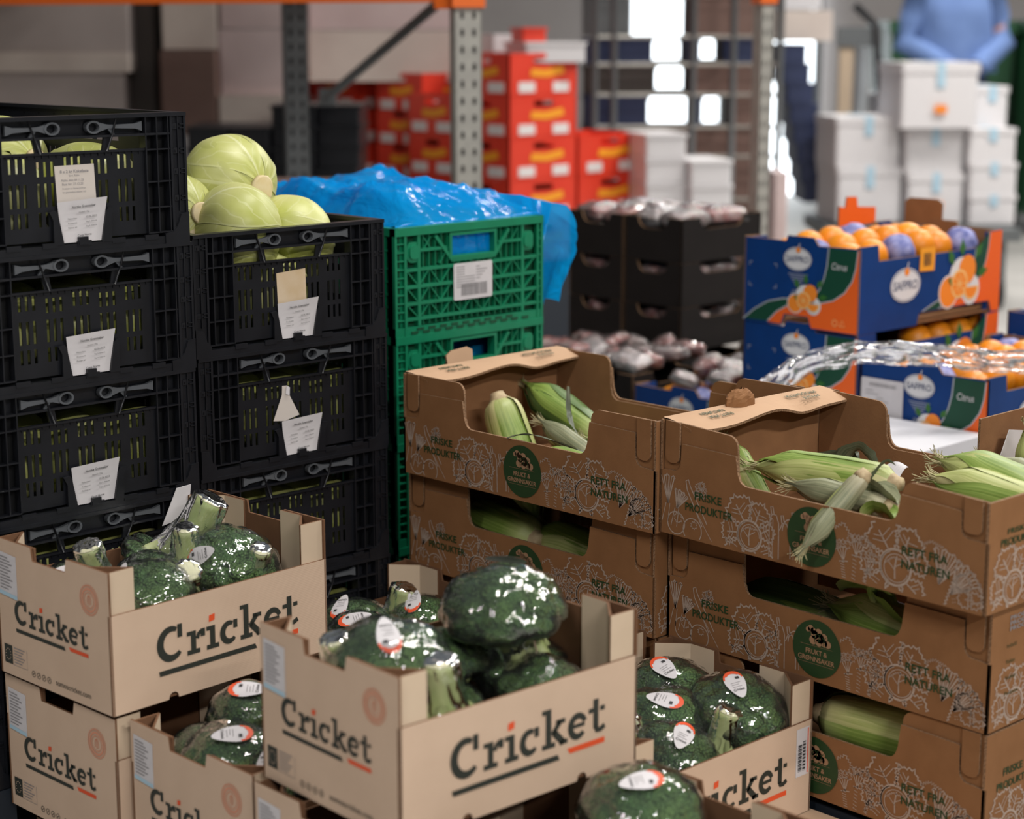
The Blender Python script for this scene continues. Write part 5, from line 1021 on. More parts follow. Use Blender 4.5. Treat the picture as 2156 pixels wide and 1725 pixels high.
def make_broc(seed, rx=.072, rz=.052, stem=.085, sr=.021):
    t = thing('broccoli', '', 'broccoli'); rr = random.Random(seed); lobes = []
    for i in range(46):
        z = 1-i/45*1.28; ph = i*2.39996+rr.random()*.5; s = math.sqrt(max(0, 1-z*z)); lobes.append((Vector((s*math.cos(ph), s*math.sin(ph), z))*rr.uniform(.96, 1.05), rr.uniform(.20, .31)))
    vs, fs = ICO5; out = []
    for v in vs:
        h = 0
        for c, r_ in lobes:
            d_ = (v-c).length
            if d_ < r_: h = max(h, math.sqrt(r_*r_-d_*d_)*.80)
        nz = noise.noise(v*14)*.022 + noise.noise(v*30)*.014
        k = .77 + h + nz*(.9 if h > 0 else .3)
        if v.z < -.25: k *= 1-.55*min(1, (-v.z-.25)/.5)
        out.append(Vector((v.x*rx*k, v.y*rx*k, v.z*rz*k*(1.0 if v.z > 0 else .7))))
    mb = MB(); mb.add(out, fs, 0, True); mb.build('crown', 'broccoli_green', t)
    def sfn(p): return p*(1+.0)+Vector((.004*noise.noise(p*20), .004*noise.noise(p*20+Vector((9, 0, 0))), 0))
    mb = MB().lathe([(sr*1.75, -.012), (sr*1.35, -.028), (sr*1.08, -.045), (sr, -.065), (sr*.98, -stem), (sr*.96, -stem-.010)], 20, 0, sfn)
    for k in range(6):
        a = k*1.047+seed; mb.tube([(sr*.7*math.cos(a), sr*.7*math.sin(a), -.045), (.032*math.cos(a), .032*math.sin(a), -.022), (.05*math.cos(a), .05*math.sin(a), .002)], [.009, .010, .012], 8)
    st = mb.build('stem', 'broccoli_stem', t)
    MB().lathe([(sr*.97, -stem-.0098), (sr*.93, -stem-.0115), (sr*.3, -stem-.012)], 20, 0, sfn).build('cut_face', 'broccoli_cut', st)
    vs4, fs4 = ICO4; fo = []
    for v in vs4:
        h = 0
        for c, r_ in lobes:
            r2 = r_*1.55; d_ = (v-c).length
            if d_ < r2: h = max(h, math.sqrt(r2*r2-d_*d_)*.36)
        k = .905 + h + .020*noise.noise(v*5+Vector((seed, 0, 0))) + .010*noise.noise(v*13)
        if v.z < -.25: k *= 1-.50*min(1, (-v.z-.25)/.5)
        fo.append(Vector((v.x*rx*k, v.y*rx*k, v.z*rz*k*(1.0 if v.z > 0 else .7))))
    mb = MB(); mb.add(fo, fs4, 0, True)
    def ff(p):
        a = math.atan2(p.y, p.x); k = 1 + .10*math.sin(a*9+p.z*110+seed)*(.5+.5*noise.noise(Vector((a*2, p.z*20, seed)))) + .05*noise.noise(p*90); return Vector((p.x*k, p.y*k, p.z + .002*noise.noise(p*50)))
    pr_ = [(sr*2.0, -.018), (sr*1.6, -.034), (sr*1.32, -.05), (sr*1.2, -.066), (sr*1.14, -stem), (sr*1.10, -stem-.012), (sr*.8, -stem-.016), (.004, -stem-.0155)]; pp = []
    for i in range(len(pr_)-1):
        for q in range(4): f_q = q/4; pp.append((pr_[i][0]*(1-f_q)+pr_[i+1][0]*f_q, pr_[i][1]*(1-f_q)+pr_[i+1][1]*f_q))
    pp.append(pr_[-1]); mb.lathe(pp, 48, 0, ff); mb.build('cling_film', 'cling_film', t)
    return t
BROC = [make_broc(1), make_broc(2, .066, .056, .080, .019), make_broc(5, .075, .047, .095, .023)]
def put(k, p, up, sc, label, group, stk=None, spin=0.0):
    """crown centre p, crown axis up; stk = (polar, azimuth, turn) of its paper sticker"""
    q = Vector((0, 0, 1)).rotation_difference(Vector(up).normalized()) @ Quaternion((0, 0, 1), spin)
    o = inst(BROC[k], p, 0, label, group, q, sc)
    if stk:
        n_w = Vector(stk[0]).normalized(); n_l = q.inverted() @ n_w; rx, rz = ((.072, .052), (.066, .056), (.075, .047))[k]
        s_ = 1/math.sqrt((n_l.x/rx)**2+(n_l.y/rx)**2+(n_l.z/rz)**2); b = obj('sticker', STICK, o); b['own'] = 1; b.location = n_l*(s_*1.02+.005); b.rotation_mode = 'QUATERNION'; b.rotation_quaternion = n_l.to_track_quat('Z', 'Y') @ Quaternion((0, 0, 1), stk[1]); b.scale = (.86/sc,)*3
    return o
g1, g2_, g3, g4, g5, g6 = ('broccoli in the ' + s for s in ('upper left tray', 'front tray', 'half-hidden tray', 'far tray', 'tray by the corn boxes', 'bottom edge tray'))
up_ = (0, 0, 1); dn = (0, 0, -1)
def P_(tr, px, py, y, zmin=.045):
    p = inP(tr, px, py, y); a = tr.rotation_euler.z; r_ = p - tr.location; x = max(.078, min(.322, r_.x*math.cos(a)+r_.y*math.sin(a))); return rel(tr, x, max(.086, min(.205, y)), max(zmin, r_.z))
T1, T2, T3, T4, T5, T6, T8 = tr_c1, tr_c2, tr_c3, tr_c4, tr_c5, tr_c6, tr_c8
# upper left tray
put(0, rel(T1, 0.305, 0.112, 0.135), (.30, -.30, .9), 1.05, 'broccoli crown at the right of the upper left tray, sticker on its left flank', g1, ((-0.62, -0.85, 0.48), 1.0))
put(1, rel(T1, 0.245, 0.150, 0.118), (-.05, .15, -1), .95, 'broccoli standing stem up in the middle of the upper left tray', g1)
put(1, rel(T1, 0.205, 0.118, 0.098), (-.30, .60, -.70), 1.0, 'broccoli whose cut stem points at the viewer in the upper left tray', g1, None, 1)
put(2, rel(T1, 0.262, 0.200, 0.125), (-.48, -.05, -.85), 1.15, 'broccoli with a tall film-wrapped stem against the back post', g1)
put(0, rel(T1, 0.128, 0.088, 0.130), (-.1, -.3, .95), .95, 'broccoli crown at the front left of the upper left tray with a white sticker', g1, ((-0.60, -0.60, 0.60), 2.0))
put(1, rel(T1, 0.190, 0.160, 0.120), (.1, .2, .9), .9, 'small broccoli crown behind the stem in the upper left tray', g1)
put(2, rel(T1, 0.125, 0.200, 0.108), (.15, .3, -1), .85, 'broccoli stem end at the far left of the upper left tray', g1)
put(0, rel(T1, 0.078, 0.205, 0.130), (-.1, -.2, .9), .75, 'broccoli with a sticker behind the dip of the upper left tray', g1, ((-0.10, -0.75, 0.68), .4))
put(1, rel(T1, 0.325, 0.088, 0.100), (-.25, .35, -.9), .85, 'broccoli stem end in the right corner of the upper left tray', g1)
# front tray
put(0, rel(T2, 0.300, 0.155, 0.190), (-.02, -.15, 1), 1.16, 'big upright broccoli head in the tray nearest the camera', g2_, ((0.05, 0.55, 0.83), .2), .6)
put(2, rel(T2, 0.108, 0.165, 0.160), (-.1, -.2, 1), 1.10, 'broccoli crown with a curled sticker at the left of the front tray', g2_, ((0.10, -0.50, 0.76), 1.35))
put(1, rel(T2, 0.140, 0.088, 0.072), (.03, .10, -1), 1.2, 'broccoli standing stem up at the front of the front tray', g2_)
put(0, rel(T2, 0.310, 0.086, 0.090), (.1, -.35, .9), .88, 'lower broccoli crown at the right of the front tray', g2_, None, 2)
put(2, rel(T2, 0.082, 0.205, 0.108), (.2, .2, -1), .85, 'broccoli stem end in the left corner of the front tray', g2_)
put(1, rel(T2, 0.330, 0.165, 0.115), (-.1, .1, -1), 1.1, 'broccoli stem end in the back right corner of the front tray', g2_)
put(0, rel(T2, 0.235, 0.205, 0.120), (0, .1, 1), .9, 'dark broccoli crown behind the big head', g2_, None, 1)
put(0, rel(T2, 0.190, 0.150, 0.075), (0, -.1, 1), .85, 'broccoli low at the front panel of the front tray', g2_, None, 1.4)
# half-hidden tray
put(0, rel(T3, 0.085, 0.160, 0.155), (0, -.3, 1), 1.05, 'yellowish broccoli crown at the front of the half-hidden tray', g3, ((0.05, -0.35, 0.80), 2.9))
put(1, rel(T3, 0.155, 0.210, 0.190), (.1, .1, 1), .95, 'broccoli crown at the back of the half-hidden tray', g3, ((0.00, -0.35, 0.80), .2))
put(1, rel(T3, 0.088, 0.225, 0.115), (0, .2, -1), .85, 'broccoli stem end in the middle of the half-hidden tray', g3)
put(0, rel(T3, 0.075, 0.225, 0.165), (-.2, 0, 1), .62, 'film-wrapped broccoli in the left corner of the half-hidden tray', g3)
put(2, rel(T3, 0.125, 0.165, 0.128), (.5, .2, -.75), .85, 'broccoli with a slanting stem end beside the front tray', g3)
put(1, rel(T3, 0.115, 0.088, 0.140), (0, -.2, 1), .9, 'broccoli with a sticker, pressed against the front tray', g3, ((-0.30, -0.65, 0.68), 2.0))
# far tray
put(0, rel(T4, 0.205, 0.200, 0.140), (-.05, -.2, 1), .95, 'broccoli crown with an upright sticker in the far tray', g4, ((-0.35, -0.35, 0.80), 2.3))
put(1, rel(T4, 0.170, 0.140, 0.135), (0, -.4, .9), .95, 'broccoli crown with a folded sticker at the near side of the far tray', g4, ((-0.10, -0.35, 0.80), 1.9))
put(2, rel(T4, 0.275, 0.180, 0.115), (-.25, .1, -1), .9, 'broccoli stem bunched in clear film in the far tray', g4)
put(0, rel(T4, 0.315, 0.130, 0.140), (.25, -.1, 1), .95, 'broccoli crown with a sticker at the right of the far tray', g4, ((-0.35, -0.35, 0.76), 2.6))
put(1, rel(T4, 0.100, 0.120, 0.105), (0, .2, -1), .75, 'broccoli stem end at the left of the far tray', g4)
# tray by the corn boxes
put(0, rel(T5, 0.305, 0.205, 0.155), (-.05, -.25, 1), 1.0, 'broccoli crown at the back left of the tray by the corn boxes', g5, ((-0.15, -0.35, 0.80), -.4))
put(0, rel(T5, 0.325, 0.085, 0.150), (.1, -.3, 1), 1.10, 'biggest broccoli crown in the tray by the corn boxes', g5, ((-0.08, -0.35, 0.80), -.3), 1.5)
put(2, rel(T5, 0.235, 0.150, 0.140), (-.05, -.35, .95), 1.0, 'broccoli crown in the middle of the tray by the corn boxes', g5, ((-0.05, -0.35, 0.80), 2.9), .7)
put(1, rel(T5, 0.262, 0.078, 0.098), (-.25, .15, -.9), .95, 'broccoli stem end pointing up in the tray by the corn boxes', g5)
put(0, rel(T5, 0.180, 0.090, 0.115), (-.05, -.4, .95), .95, 'broccoli crown at the front of the tray by the corn boxes', g5, ((0.25, -0.35, 0.76), 2.9), 2.2)
put(1, rel(T5, 0.130, 0.120, 0.110), (.1, .2, -1), .9, 'front left broccoli stem end in the tray by the corn boxes', g5)
put(1, rel(T5, 0.190, 0.205, 0.115), (.1, .25, -1), .85, 'back left broccoli stem end in the tray by the corn boxes', g5)
# bottom edge tray
put(0, rel(T6, 0.300, 0.205, 0.185), (-.05, -.3, 1), 1.12, 'broccoli crown at the bottom edge of the picture with a sticker', g6, ((0.00, -0.35, 0.80), 3.0), .3)
put(1, rel(T6, .12, .2, .075), (0, -.2, 1), 1.0, 'dark broccoli crown under the edge of the front tray', g6)
put(2, rel(T6, 0.320, 0.100, 0.110), (0, -.2, 1), 1.0, 'broccoli at the lower right of the bottom edge tray', g6, ((0.00, -0.35, 0.80), .5))
put(1, rel(T8, .08, .2, .10), (0, .1, 1), .9, 'broccoli in the hidden tray behind the front tray', g4)

# ------------------------------------------------------------------ pallets and slip sheet
def pallet(label, u, v, wu, wv, h, mt, wood=False):
    t = thing('pallet', label, 'pallet', G(u, v, 0), YAW, 'pallets under the goods')
    if wood:
        n_ = 7; bw = wv/(n_*1.25)
        for q in range(n_): MB().box((0, q*(wv-bw)/(n_-1), h-.022), (wu, q*(wv-bw)/(n_-1)+bw, h)).build('deck_board', mt, t)
    else: MB().holed(0, wu, 0, wv, [], .03, Fr((0, 0, h), (1, 0, 0), (0, 1, 0))).build('deck', mt, t)
    for q in range(3): MB().box((q*(wu-.1)/2, 0, 0), (q*(wu-.1)/2+.1, wv, h-.03)).build('skid', mt, t)
pallet('wooden pallet under the beige broccoli trays', 1.345, 1.24, .83, 1.22, .142, 'pallet_wood', True)
pallet('dark plastic pallet under the black crates', 1.22, 2.475, .92, .70, .164, 'pallet_plastic')
pallet('dark plastic pallet under the corn boxes', 2.19, 1.27, .82, 1.24, .149, 'pallet_plastic')
pallet('dark plastic pallet under the green crates', 2.27, 2.67, .44, .64, .098, 'pallet_plastic')
t = MB().box((0, 0, 0), (.83, 1.215, .003)).build('slip_sheet', 'slip_card'); t.location = G(1.345, 1.245, .1425); t.rotation_euler = (0, 0, YAW); tag(t, 'beige cardboard slip sheet on the pallet of broccoli trays', 'cardboard')

# ------------------------------------------------------------------ far background: every block is a thing at its own distance
def px_w(px, Y): return px*Y/FPX*1.02
def block(name, x0, x1, y0, y1, Y, mt, label, cat, group=None, depth=.4, yaw=0.0, tape=None, lid=False, bev=.012):
    """upright box covering the pixel rectangle when seen from the photo's place; its front stands at distance Y"""
    a, b = at(x0, y1, Y), at(x1, y1, Y); top = at(x0, y0, Y).z; h = top-a.z; w_ = (b-a).length
    t = thing(name, label, cat, ((a.x+b.x)/2, Y+depth/2, a.z), yaw, group); c = bev
    o = rrect(-w_/2, -depth/2, w_/2, depth/2, min(c, w_*.2)); mb = MB().plate(o, h*(.86 if lid else 1), Fr((0, 0, h*(.86 if lid else 1)), (1, 0, 0), (0, 1, 0)), 0, (0, 0, 0)); mb.build('body', mt, t)
    if lid: MB().plate(rrect(-w_/2-.006, -depth/2-.006, w_/2+.006, depth/2+.006, c), h*.16, Fr((0, 0, h), (1, 0, 0), (0, 1, 0)), 0, (0, 0, 0)).build('lid', mt, t)
    if tape: MB().box((-.02, -depth/2-.008, h*.62), (.02, -depth/2-.006, h*1.0)).build('tape', tape, t); MB().box((-.02, -depth/2-.008, h), (.02, depth/2, h+.002)).build('tape', tape, t)
    return t
# pallet rack
def upright(px, Y, z1, w_, label, cap=None, m='rack_grey', dz=.05):
    p = at(px, 300, Y); t = thing('rack_upright', label, 'rack', (p.x, Y, 0), R(12)); 
    hs = []
    z = .1
    while z < 1.6: hs += [(-w_*.28, -w_*.16, z, z+dz*.42), (w_*.16, w_*.28, z, z+dz*.42)]; z += dz
    MB().holed(-w_/2, w_/2, 0, z1, hs, .004, Fr((0, -.03, 0), (1, 0, 0), (0, 0, 1))).box((-w_/2, -.03, 0), (-w_/2+.004, .05, z1)).box((w_/2-.004, -.03, 0), (w_/2, .05, z1)).build('column', m, t)
    MB().box((-w_/2+.004, -.012, 0), (w_/2-.004, -.008, z1)).build('hole_backing', 'hole_shade', t)  # dark sheet behind the holes, their shade put in as colour
    if cap: MB().box((-w_/2-.008, -.042, cap), (w_/2+.008, .055, cap+.2)).build('beam_connector', 'rack_orange', t)
    MB().box((-w_*.8, -.06, 0), (w_*.8, .08, .008)).build('foot_plate', m, t); return t
upright(983, 5.6, 3.2, .082, 'perforated grey rack upright with an orange cap, left of the red crates', at(983, 16, 5.6).z)
upright(626, 6.7, 3.2, .085, 'dark rack upright behind the dark crates', None, 'rack_dark')
upright(1603, 6.3, 3.2, .044, 'slim grey rack upright in front of the roll cage', at(1606, 8, 6.3).z, 'rack_grey', .05)
a_, b_ = at(958, 4, 5.62), at(-120, 8, 6.3); dv = b_-a_; t = thing('rack_beam', 'orange horizontal rack beam along the top left of the picture', 'rack', (a_.x, a_.y, a_.z), math.atan2(dv.y, dv.x)); MB().box((0, -.02, 0), (dv.length, .03, .12)).build('beam', 'rack_orange', t); MB().box((0, -.03, -.02), (.05, .04, .16)).build('hook_plate', 'rack_orange', t)
t = thing('rack_brace', 'grey diagonal brace of the pallet rack', 'rack', at(690, 205, 6.6)); e_ = at(945, -12, 5.7)-at(690, 205, 6.6); MB().tube([(0, 0, 0), tuple(e_)], .016, 8).build('brace_tube', 'rack_dark', t); MB().box((-.03, -.01, -.03), (.03, .01, .03)).build('bolt_plate', 'rack_dark', t)
# unseen loads added above the beam to block lamp light from the goods below
for q, (x, y, w_, d_, h_) in enumerate(((-3.0, 5.75, 1.25, 1.5, .9), (-1.7, 5.75, 1.25, 1.5, 1.1), (-.40, 5.75, .28, .9, .8))):
    t = thing('shading_load', '%s unseen load added above the orange beam to shade the goods below' % ['left', 'middle', 'right'][q], 'load', (x-w_/2, y, 1.545), 0, 'added loads that block lamp light'); MB().box((-w_/2, 0, 0), (w_/2, d_, .12)).build('shading_deck', 'pallet_wood', t); MB().box((-w_/2+.03, .05, .12), (w_/2-.03, d_-.05, h_)).build('cartons', 'wrap_beige', t)
# loads behind the rack on the left
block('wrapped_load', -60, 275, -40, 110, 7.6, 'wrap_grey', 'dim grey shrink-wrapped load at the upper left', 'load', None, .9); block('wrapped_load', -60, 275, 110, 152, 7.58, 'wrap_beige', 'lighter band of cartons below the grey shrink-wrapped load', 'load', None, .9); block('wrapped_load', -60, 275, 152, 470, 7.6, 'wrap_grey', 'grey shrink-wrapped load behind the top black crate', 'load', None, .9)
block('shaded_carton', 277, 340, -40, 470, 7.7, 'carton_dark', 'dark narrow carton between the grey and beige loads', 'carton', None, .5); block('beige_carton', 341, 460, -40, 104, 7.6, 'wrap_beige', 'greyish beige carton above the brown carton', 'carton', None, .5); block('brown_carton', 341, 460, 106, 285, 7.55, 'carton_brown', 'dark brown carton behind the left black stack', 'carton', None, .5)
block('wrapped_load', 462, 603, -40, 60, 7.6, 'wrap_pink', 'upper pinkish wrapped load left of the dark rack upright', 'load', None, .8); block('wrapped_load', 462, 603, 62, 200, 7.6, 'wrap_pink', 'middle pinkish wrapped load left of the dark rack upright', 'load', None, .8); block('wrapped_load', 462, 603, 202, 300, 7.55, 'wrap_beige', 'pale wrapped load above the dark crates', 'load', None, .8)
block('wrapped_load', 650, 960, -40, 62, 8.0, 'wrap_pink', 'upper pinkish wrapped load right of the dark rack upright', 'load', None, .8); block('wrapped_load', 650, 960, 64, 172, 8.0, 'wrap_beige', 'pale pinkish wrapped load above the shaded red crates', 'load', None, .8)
def dcrate(x0, x1, y0, y1, Y, label, m='black_plastic', g='dark crates behind the rack'):
    t = block('dark_crate', x0, x1, y0, y1, Y, m, label, 'crate', g, .4, 0, None, True); return t
for c, (x0, x1) in enumerate(((395, 480), (482, 568), (572, 664), (666, 758))):
    for r_ in range(4):
        y0 = (268 if c < 2 else 222)+r_*44; dcrate(x0, x1, y0, y0+43 if r_ < 3 else 800, 6.9+.02*c, '%s dark crate in the %s column behind the cabbages' % (['top', 'second', 'third', 'fourth'][r_], ['first', 'second', 'third', 'fourth'][c]))
dcrate(560, 720, 398, 1080, 5.0, 'reddish carton edge just behind the blue bag', 'carton_brown', 'cartons behind the blue bag')
# red crates
RW, RD, RH = .385, .30, .165
def make_red():
    t = thing('red_crate', '', 'crate')
    for fr, L in ((FF(), RW), (FL(RD), RD), (FRt(RW), RD), (FB(RW, RD), RW)):
        p = MB().holed(0, L, 0, RH, [(L*.36, L*.64, .122, .145)], .006, fr).build('side_panel', 'red_plastic', t)
        for c in (.25, .75): MB().box((L*c-.045, .012, 0), (L*c+.045, .052, .003), 0, fr).build('label_plate', 'tag_white', p)
        mb = MB(); mb.plate([(L*.3, .075), (L*.55, .07), (L*.8, .085), (L*.78, .115), (L*.52, .10), (L*.32, .105)], .001, fr, .0025, (0, 0, 0)); mb.build('logo_print', 'yellow_ink', p)
    MB().box((.004, .004, .002), (RW-.004, RD-.004, .008)).build('base', 'red_plastic', t); MB().box((.004, .004, .02), (RW-.004, RD-.004, .04)).build('liner', 'red_plastic', t); return t
RED = make_red()
rp = on(1072, 300, .92) if False else at(1072, 470, 7.4); z0 = rp.z
def red(k_u, k_v, k, lab): return inst(RED, Vector((rp.x, rp.y, 0))+D1*(k_u*(RW+.01))+D2*(k_v*(RD+.01))+Vector((0, 0, z0+k*(RH+.002))), YAW, lab, 'red crates')
nr = ['bottom', 'second', 'third', 'fourth', 'fifth']
for k in range(4):
    red(0, 0, k, '%s red crate from the foot of the tall red stack' % nr[k])
    if k < 3: red(0, 1, k, '%s red crate from the foot, behind the tall red stack' % nr[k])
for k in range(2): red(1, 0, k, '%s red crate of the low stack right of the tall one' % nr[k])
red(0, 0, -1, 'red crate just hidden at the foot of the tall red stack'); red(1, 0, -1, 'red crate just hidden at the foot of the low red stack')
t = thing('pallet', 'dark pallet carrying the red crates', 'pallet', (rp.x-.1, rp.y-.05, 0), YAW, 'pallets under the goods'); MB().box((0, 0, 0), (.95, .75, z0-RH-.003)).build('deck', 'pallet_plastic', t)
block('white_carton', 1080, 1216, 88, 131, 7.55, 'foam_white', 'white lidded carton on top of the tall red stack', 'carton', None, .25, R(20), None, True); block('red_bucket', 1086, 1140, 58, 90, 7.62, 'red_plastic', 'small red tub on the white carton above the red stack', 'tub', None, .14, R(20), None, True); block('white_carton', 1018, 1080, 72, 150, 7.9, 'foam_white', 'white wrapped carton behind the red tub', 'carton', None, .2, R(20))
sp_ = at(950, 372, 7.9)
for c in range(3):
    for k in range(3):
        o = inst(RED, Vector((sp_.x-c*.30-.12, 7.9+c*.28, sp_.z-.02+k*(RH-.022))), YAW, '%s shaded red crate from below, %s column under the rack brace' % (nr[k], ['right', 'middle', 'left'][c]), 'shaded red crates')
# white cartons beside the red crates
for c, (x0, x1, ys) in enumerate(((1338, 1428, (282, 334, 386, 440)), (1432, 1524, (338, 390, 442)))):
    for k in range(len(ys)-1): block('white_carton', x0, x1, ys[k], ys[k+1]-1, 7.7, 'foam_white', '%s white carton from the top, %s column right of the red crates' % (nr[k] if k else 'first', ['taller', 'shorter'][c]), 'carton', 'white cartons by the red crates', .3, R(15), None, True)
# roll cage with dark crates in front of the daylit door
dr = MB(); a_, b_ = at(1322, 200, 15.3), at(1722, 200, 15.3); dr.box((a_.x, 15.40, 0), (b_.x, 15.44, 2.6)).build('door_1', 'daylight'); o = bpy.data.objects['door_1']; struct(o); o['label'] = 'tall glazed door flooded with daylight'
for q in range(3): MB().box((a_.x+(b_.x-a_.x)*q/2-.03, 15.34, 0), (a_.x+(b_.x-a_.x)*q/2+.03, 15.40, 2.6)).build('door_post', 'rack_dark', o)
t = thing('roll_cage', 'steel roll cage of dark crates in front of the bright door', 'roll cage', (0, 0, 0))
def post(px, Y=8.6, r_=.016): p = at(px, 200, Y); MB().tube([(p.x, p.y, .1), (p.x, p.y, 1.75)], r_, 8).build('cage_post', 'rack_dark', t)
for px in (1252, 1292, 1458, 1542, 1640): post(px)
for yy in (-10, 78, 136, 200, 268, 330, 420): a_, b_ = at(1250, yy, 8.6), at(1640, yy, 8.6); MB().tube([tuple(a_), tuple(b_)], .010, 6).build('cage_bar', 'rack_grey', t)
a_, b_ = at(1250, 430, 8.6), at(1640, 430, 8.6); MB().box((a_.x, 8.6, .10), (b_.x, 9.2, .16)).build('cage_base', 'steel', t)
for px in (1262, 1625):
    p = at(px, 430, 8.7); MB().tube([(p.x-.02, 8.72, .05), (p.x+.02, 8.72, .05)], .05, 14).build('castor', 'shoe', t)
CG = [(1232, 1328, -20, 76, 'rack_dark', 'grey crate at the upper left of the roll cage'), (1452, 1602, -20, 74, 'carton_brown', 'brown carton at the upper right of the roll cage'), (1232, 1374, 80, 134, 'crate_navy', 'navy crate on the left of the second cage shelf'), (1446, 1474, 80, 134, 'crate_navy', 'slim navy crate amid the second cage shelf'), (1522, 1602, 78, 134, 'crate_navy', 'navy crate on the right of the second cage shelf'), (1232, 1380, 138, 198, 'carton_dark', 'blackish carton on the left of the third cage shelf'), (1452, 1602, 138, 198, 'carton_brown', 'brown carton on the right of the third cage shelf'), (1232, 1364, 202, 266, 'crate_navy', 'navy crate on the left of the fourth cage shelf'), (1460, 1478, 202, 266, 'crate_navy', 'slim navy crate amid the fourth cage shelf'), (1544, 1602, 202, 266, 'carton_brown', 'brown carton on the right of the fourth cage shelf'), (1232, 1340, 268, 330, 'carton_dark', 'blackish carton left on the fifth cage shelf'), (1340, 1602, 266, 330, 'carton_brown', 'wide brown carton on the fifth cage shelf'), (1520, 1602, 332, 660, 'carton_brown', 'tall brown carton at the foot of the roll cage'), (1376, 1446, 128, 140, 'carton_dark', 'flat dark tray between the bright gaps of the cage'), (1376, 1446, 192, 204, 'carton_dark', 'flat dark tray low between the bright gaps of the cage'), (1474, 1524, 126, 140, 'carton_dark', 'flat dark tray on the right of the bright gaps of the cage')]
for q, (x0, x1, y0, y1, m, lab) in enumerate(CG): block('cage_crate', x0, x1, y0, y1, 8.72+.01*(q % 3), m, lab, 'crate', 'crates in the roll cage', .4, 0, None, True)
# leaning stack of navy crates right of the slim upright
for k in range(8):
    x0 = 1640+k*7.5; y0 = 92+k*42; block('navy_crate', x0, x0+58, y0, y0+41, 9.4, 'crate_navy', '%s navy crate from the top of the leaning stack right of the slim upright' % ['first', 'second', 'third', 'fourth', 'fifth', 'sixth', 'seventh', 'eighth'][k], 'crate', 'leaning navy crates', .4, 0, None, True)
block('pale_carton', 1632, 1752, 22, 86, 9.5, 'wrap_beige', 'pale beige carton on top of the navy crates', 'carton', None, .4); block('pale_carton', 1640, 1730, -30, 20, 9.5, 'foam_white', 'white carton above the pale beige one', 'carton', None, .4)
block('wrapped_load', 1622, 1650, 365, 704, 8.0, 'wrap_pink', 'pinkish wrapped load low behind the slim upright', 'load', None, .3)
# pallet truck: tan post, white pipe, black strap
t = thing('hand_truck', 'tall hand truck with tan and white uprights and a black strap, left of the person', 'hand truck', (at(1800, 200, 9.8).x, 9.8, 0))
def hx(px): return at(px, 200, 9.8).x-at(1800, 200, 9.8).x
MB().box((hx(1764), -.02, .1), (hx(1792), .04, 1.25)).build('upright', 'tan_post', t); MB().tube([(hx(1812), 0, .1), (hx(1812), 0, 1.27)], .04, 12).build('upright', 'white_pipe', t); MB().tube([(hx(1790), -.03, 1.45), (hx(1835), -.04, 1.35), (hx(1845), -.04, 1.1), (hx(1860), -.04, .75)], .022, 8).build('strap', 'shoe', t); MB().box((hx(1760), -.04, 1.24), (hx(1850), .05, 1.34)).build('handle_head', 'rack_dark', t); MB().box((hx(1750), -.3, .06), (hx(1850), .1, .1)).build('toe_plate', 'steel', t)
for s_ in (1765, 1845): MB().tube([(hx(s_)-.02, .08, .1), (hx(s_)+.02, .08, .1)], .1, 16).build('wheel', 'shoe', t)
# white foam boxes
FBX = [(1746, 1886, 246, 352, 9.0, 'upper left'), (1748, 1888, 352, 468, 9.0, 'lower left'), (1882, 2050, 132, 270, 8.9, 'topmost'), (1893, 2020, 271, 366, 9.0, 'upper middle'), (1896, 2018, 366, 472, 9.0, 'lower middle'), (2040, 2112, 182, 270, 9.15, 'small upper right'), (2026, 2130, 271, 344, 9.0, 'top right-column'), (2028, 2132, 344, 412, 9.0, 'middle right-column'), (2028, 2130, 412, 472, 9.0, 'bottom right-column'), (1852, 1900, 198, 252, 9.6, 'half-hidden rear')]
for x0, x1, y0, y1, Y, nm in FBX: 
    t = block('foam_box', x0, x1, y0, y1, Y, 'foam_white', '%s white foam box with blue tape in front of the person' % nm, 'box', 'white foam boxes', .34, R(8), 'tape_blue', True, .02)
    if nm in ('topmost', 'lower middle'): MB().box((-.03, -.19, .07), (.03, -.185, .11)).build('orange_mark', 'fruit_ink', t)
p0 = at(1740, 474, 8.9); p1 = at(2140, 474, 8.9); t = thing('platform_cart', 'low dark platform cart under the white foam boxes', 'cart', (p0.x, 8.8, 0)); MB().box((0, 0, p0.z-.07), (p1.x-p0.x, .8, p0.z-.012)).build('platform', 'rack_dark', t)
for q in (.08, p1.x-p0.x-.08):
    for r_ in (.1, .7): MB().tube([(q-.02, r_, .09), (q+.02, r_, .09)], .09, 14).build('wheel', 'shoe', t); MB().box((q-.03, r_-.03, .09), (q+.03, r_+.03, p0.z-.07)).build('leg', 'rack_dark', t)
# dark green wheeled bins
def gbin(x0, x1, y0, Y, label):
    a, b = at(x0, 300, Y), at(x1, 300, Y); zt = at(x0, y0, Y).z; w_ = b.x-a.x; t = thing('wheeled_bin', label, 'bin', ((a.x+b.x)/2, Y, 0), 0, 'dark green wheeled bins')
    mb = MB(); vs = [(-w_*.42, -.3, .14), (w_*.42, -.3, .14), (w_*.42, .3, .14), (-w_*.42, .3, .14), (-w_/2, -.36, zt-.08), (w_/2, -.36, zt-.08), (w_/2, .36, zt-.08), (-w_/2, .36, zt-.08)]; mb.add(vs, [(3, 2, 1, 0), (4, 5, 6, 7), (0, 1, 5, 4), (1, 2, 6, 5), (2, 3, 7, 6), (3, 0, 4, 7)]); mb.build('body', 'bin_green', t)
    MB().box((-w_/2-.02, -.39, zt-.08), (w_/2+.02, .38, zt)).build('lid', 'bin_green', t)
    for s_ in (-1, 1): MB().tube([(s_*w_*.36-.025, .2, .09), (s_*w_*.36+.025, .2, .09)], .09, 14).build('wheel', 'shoe', t)
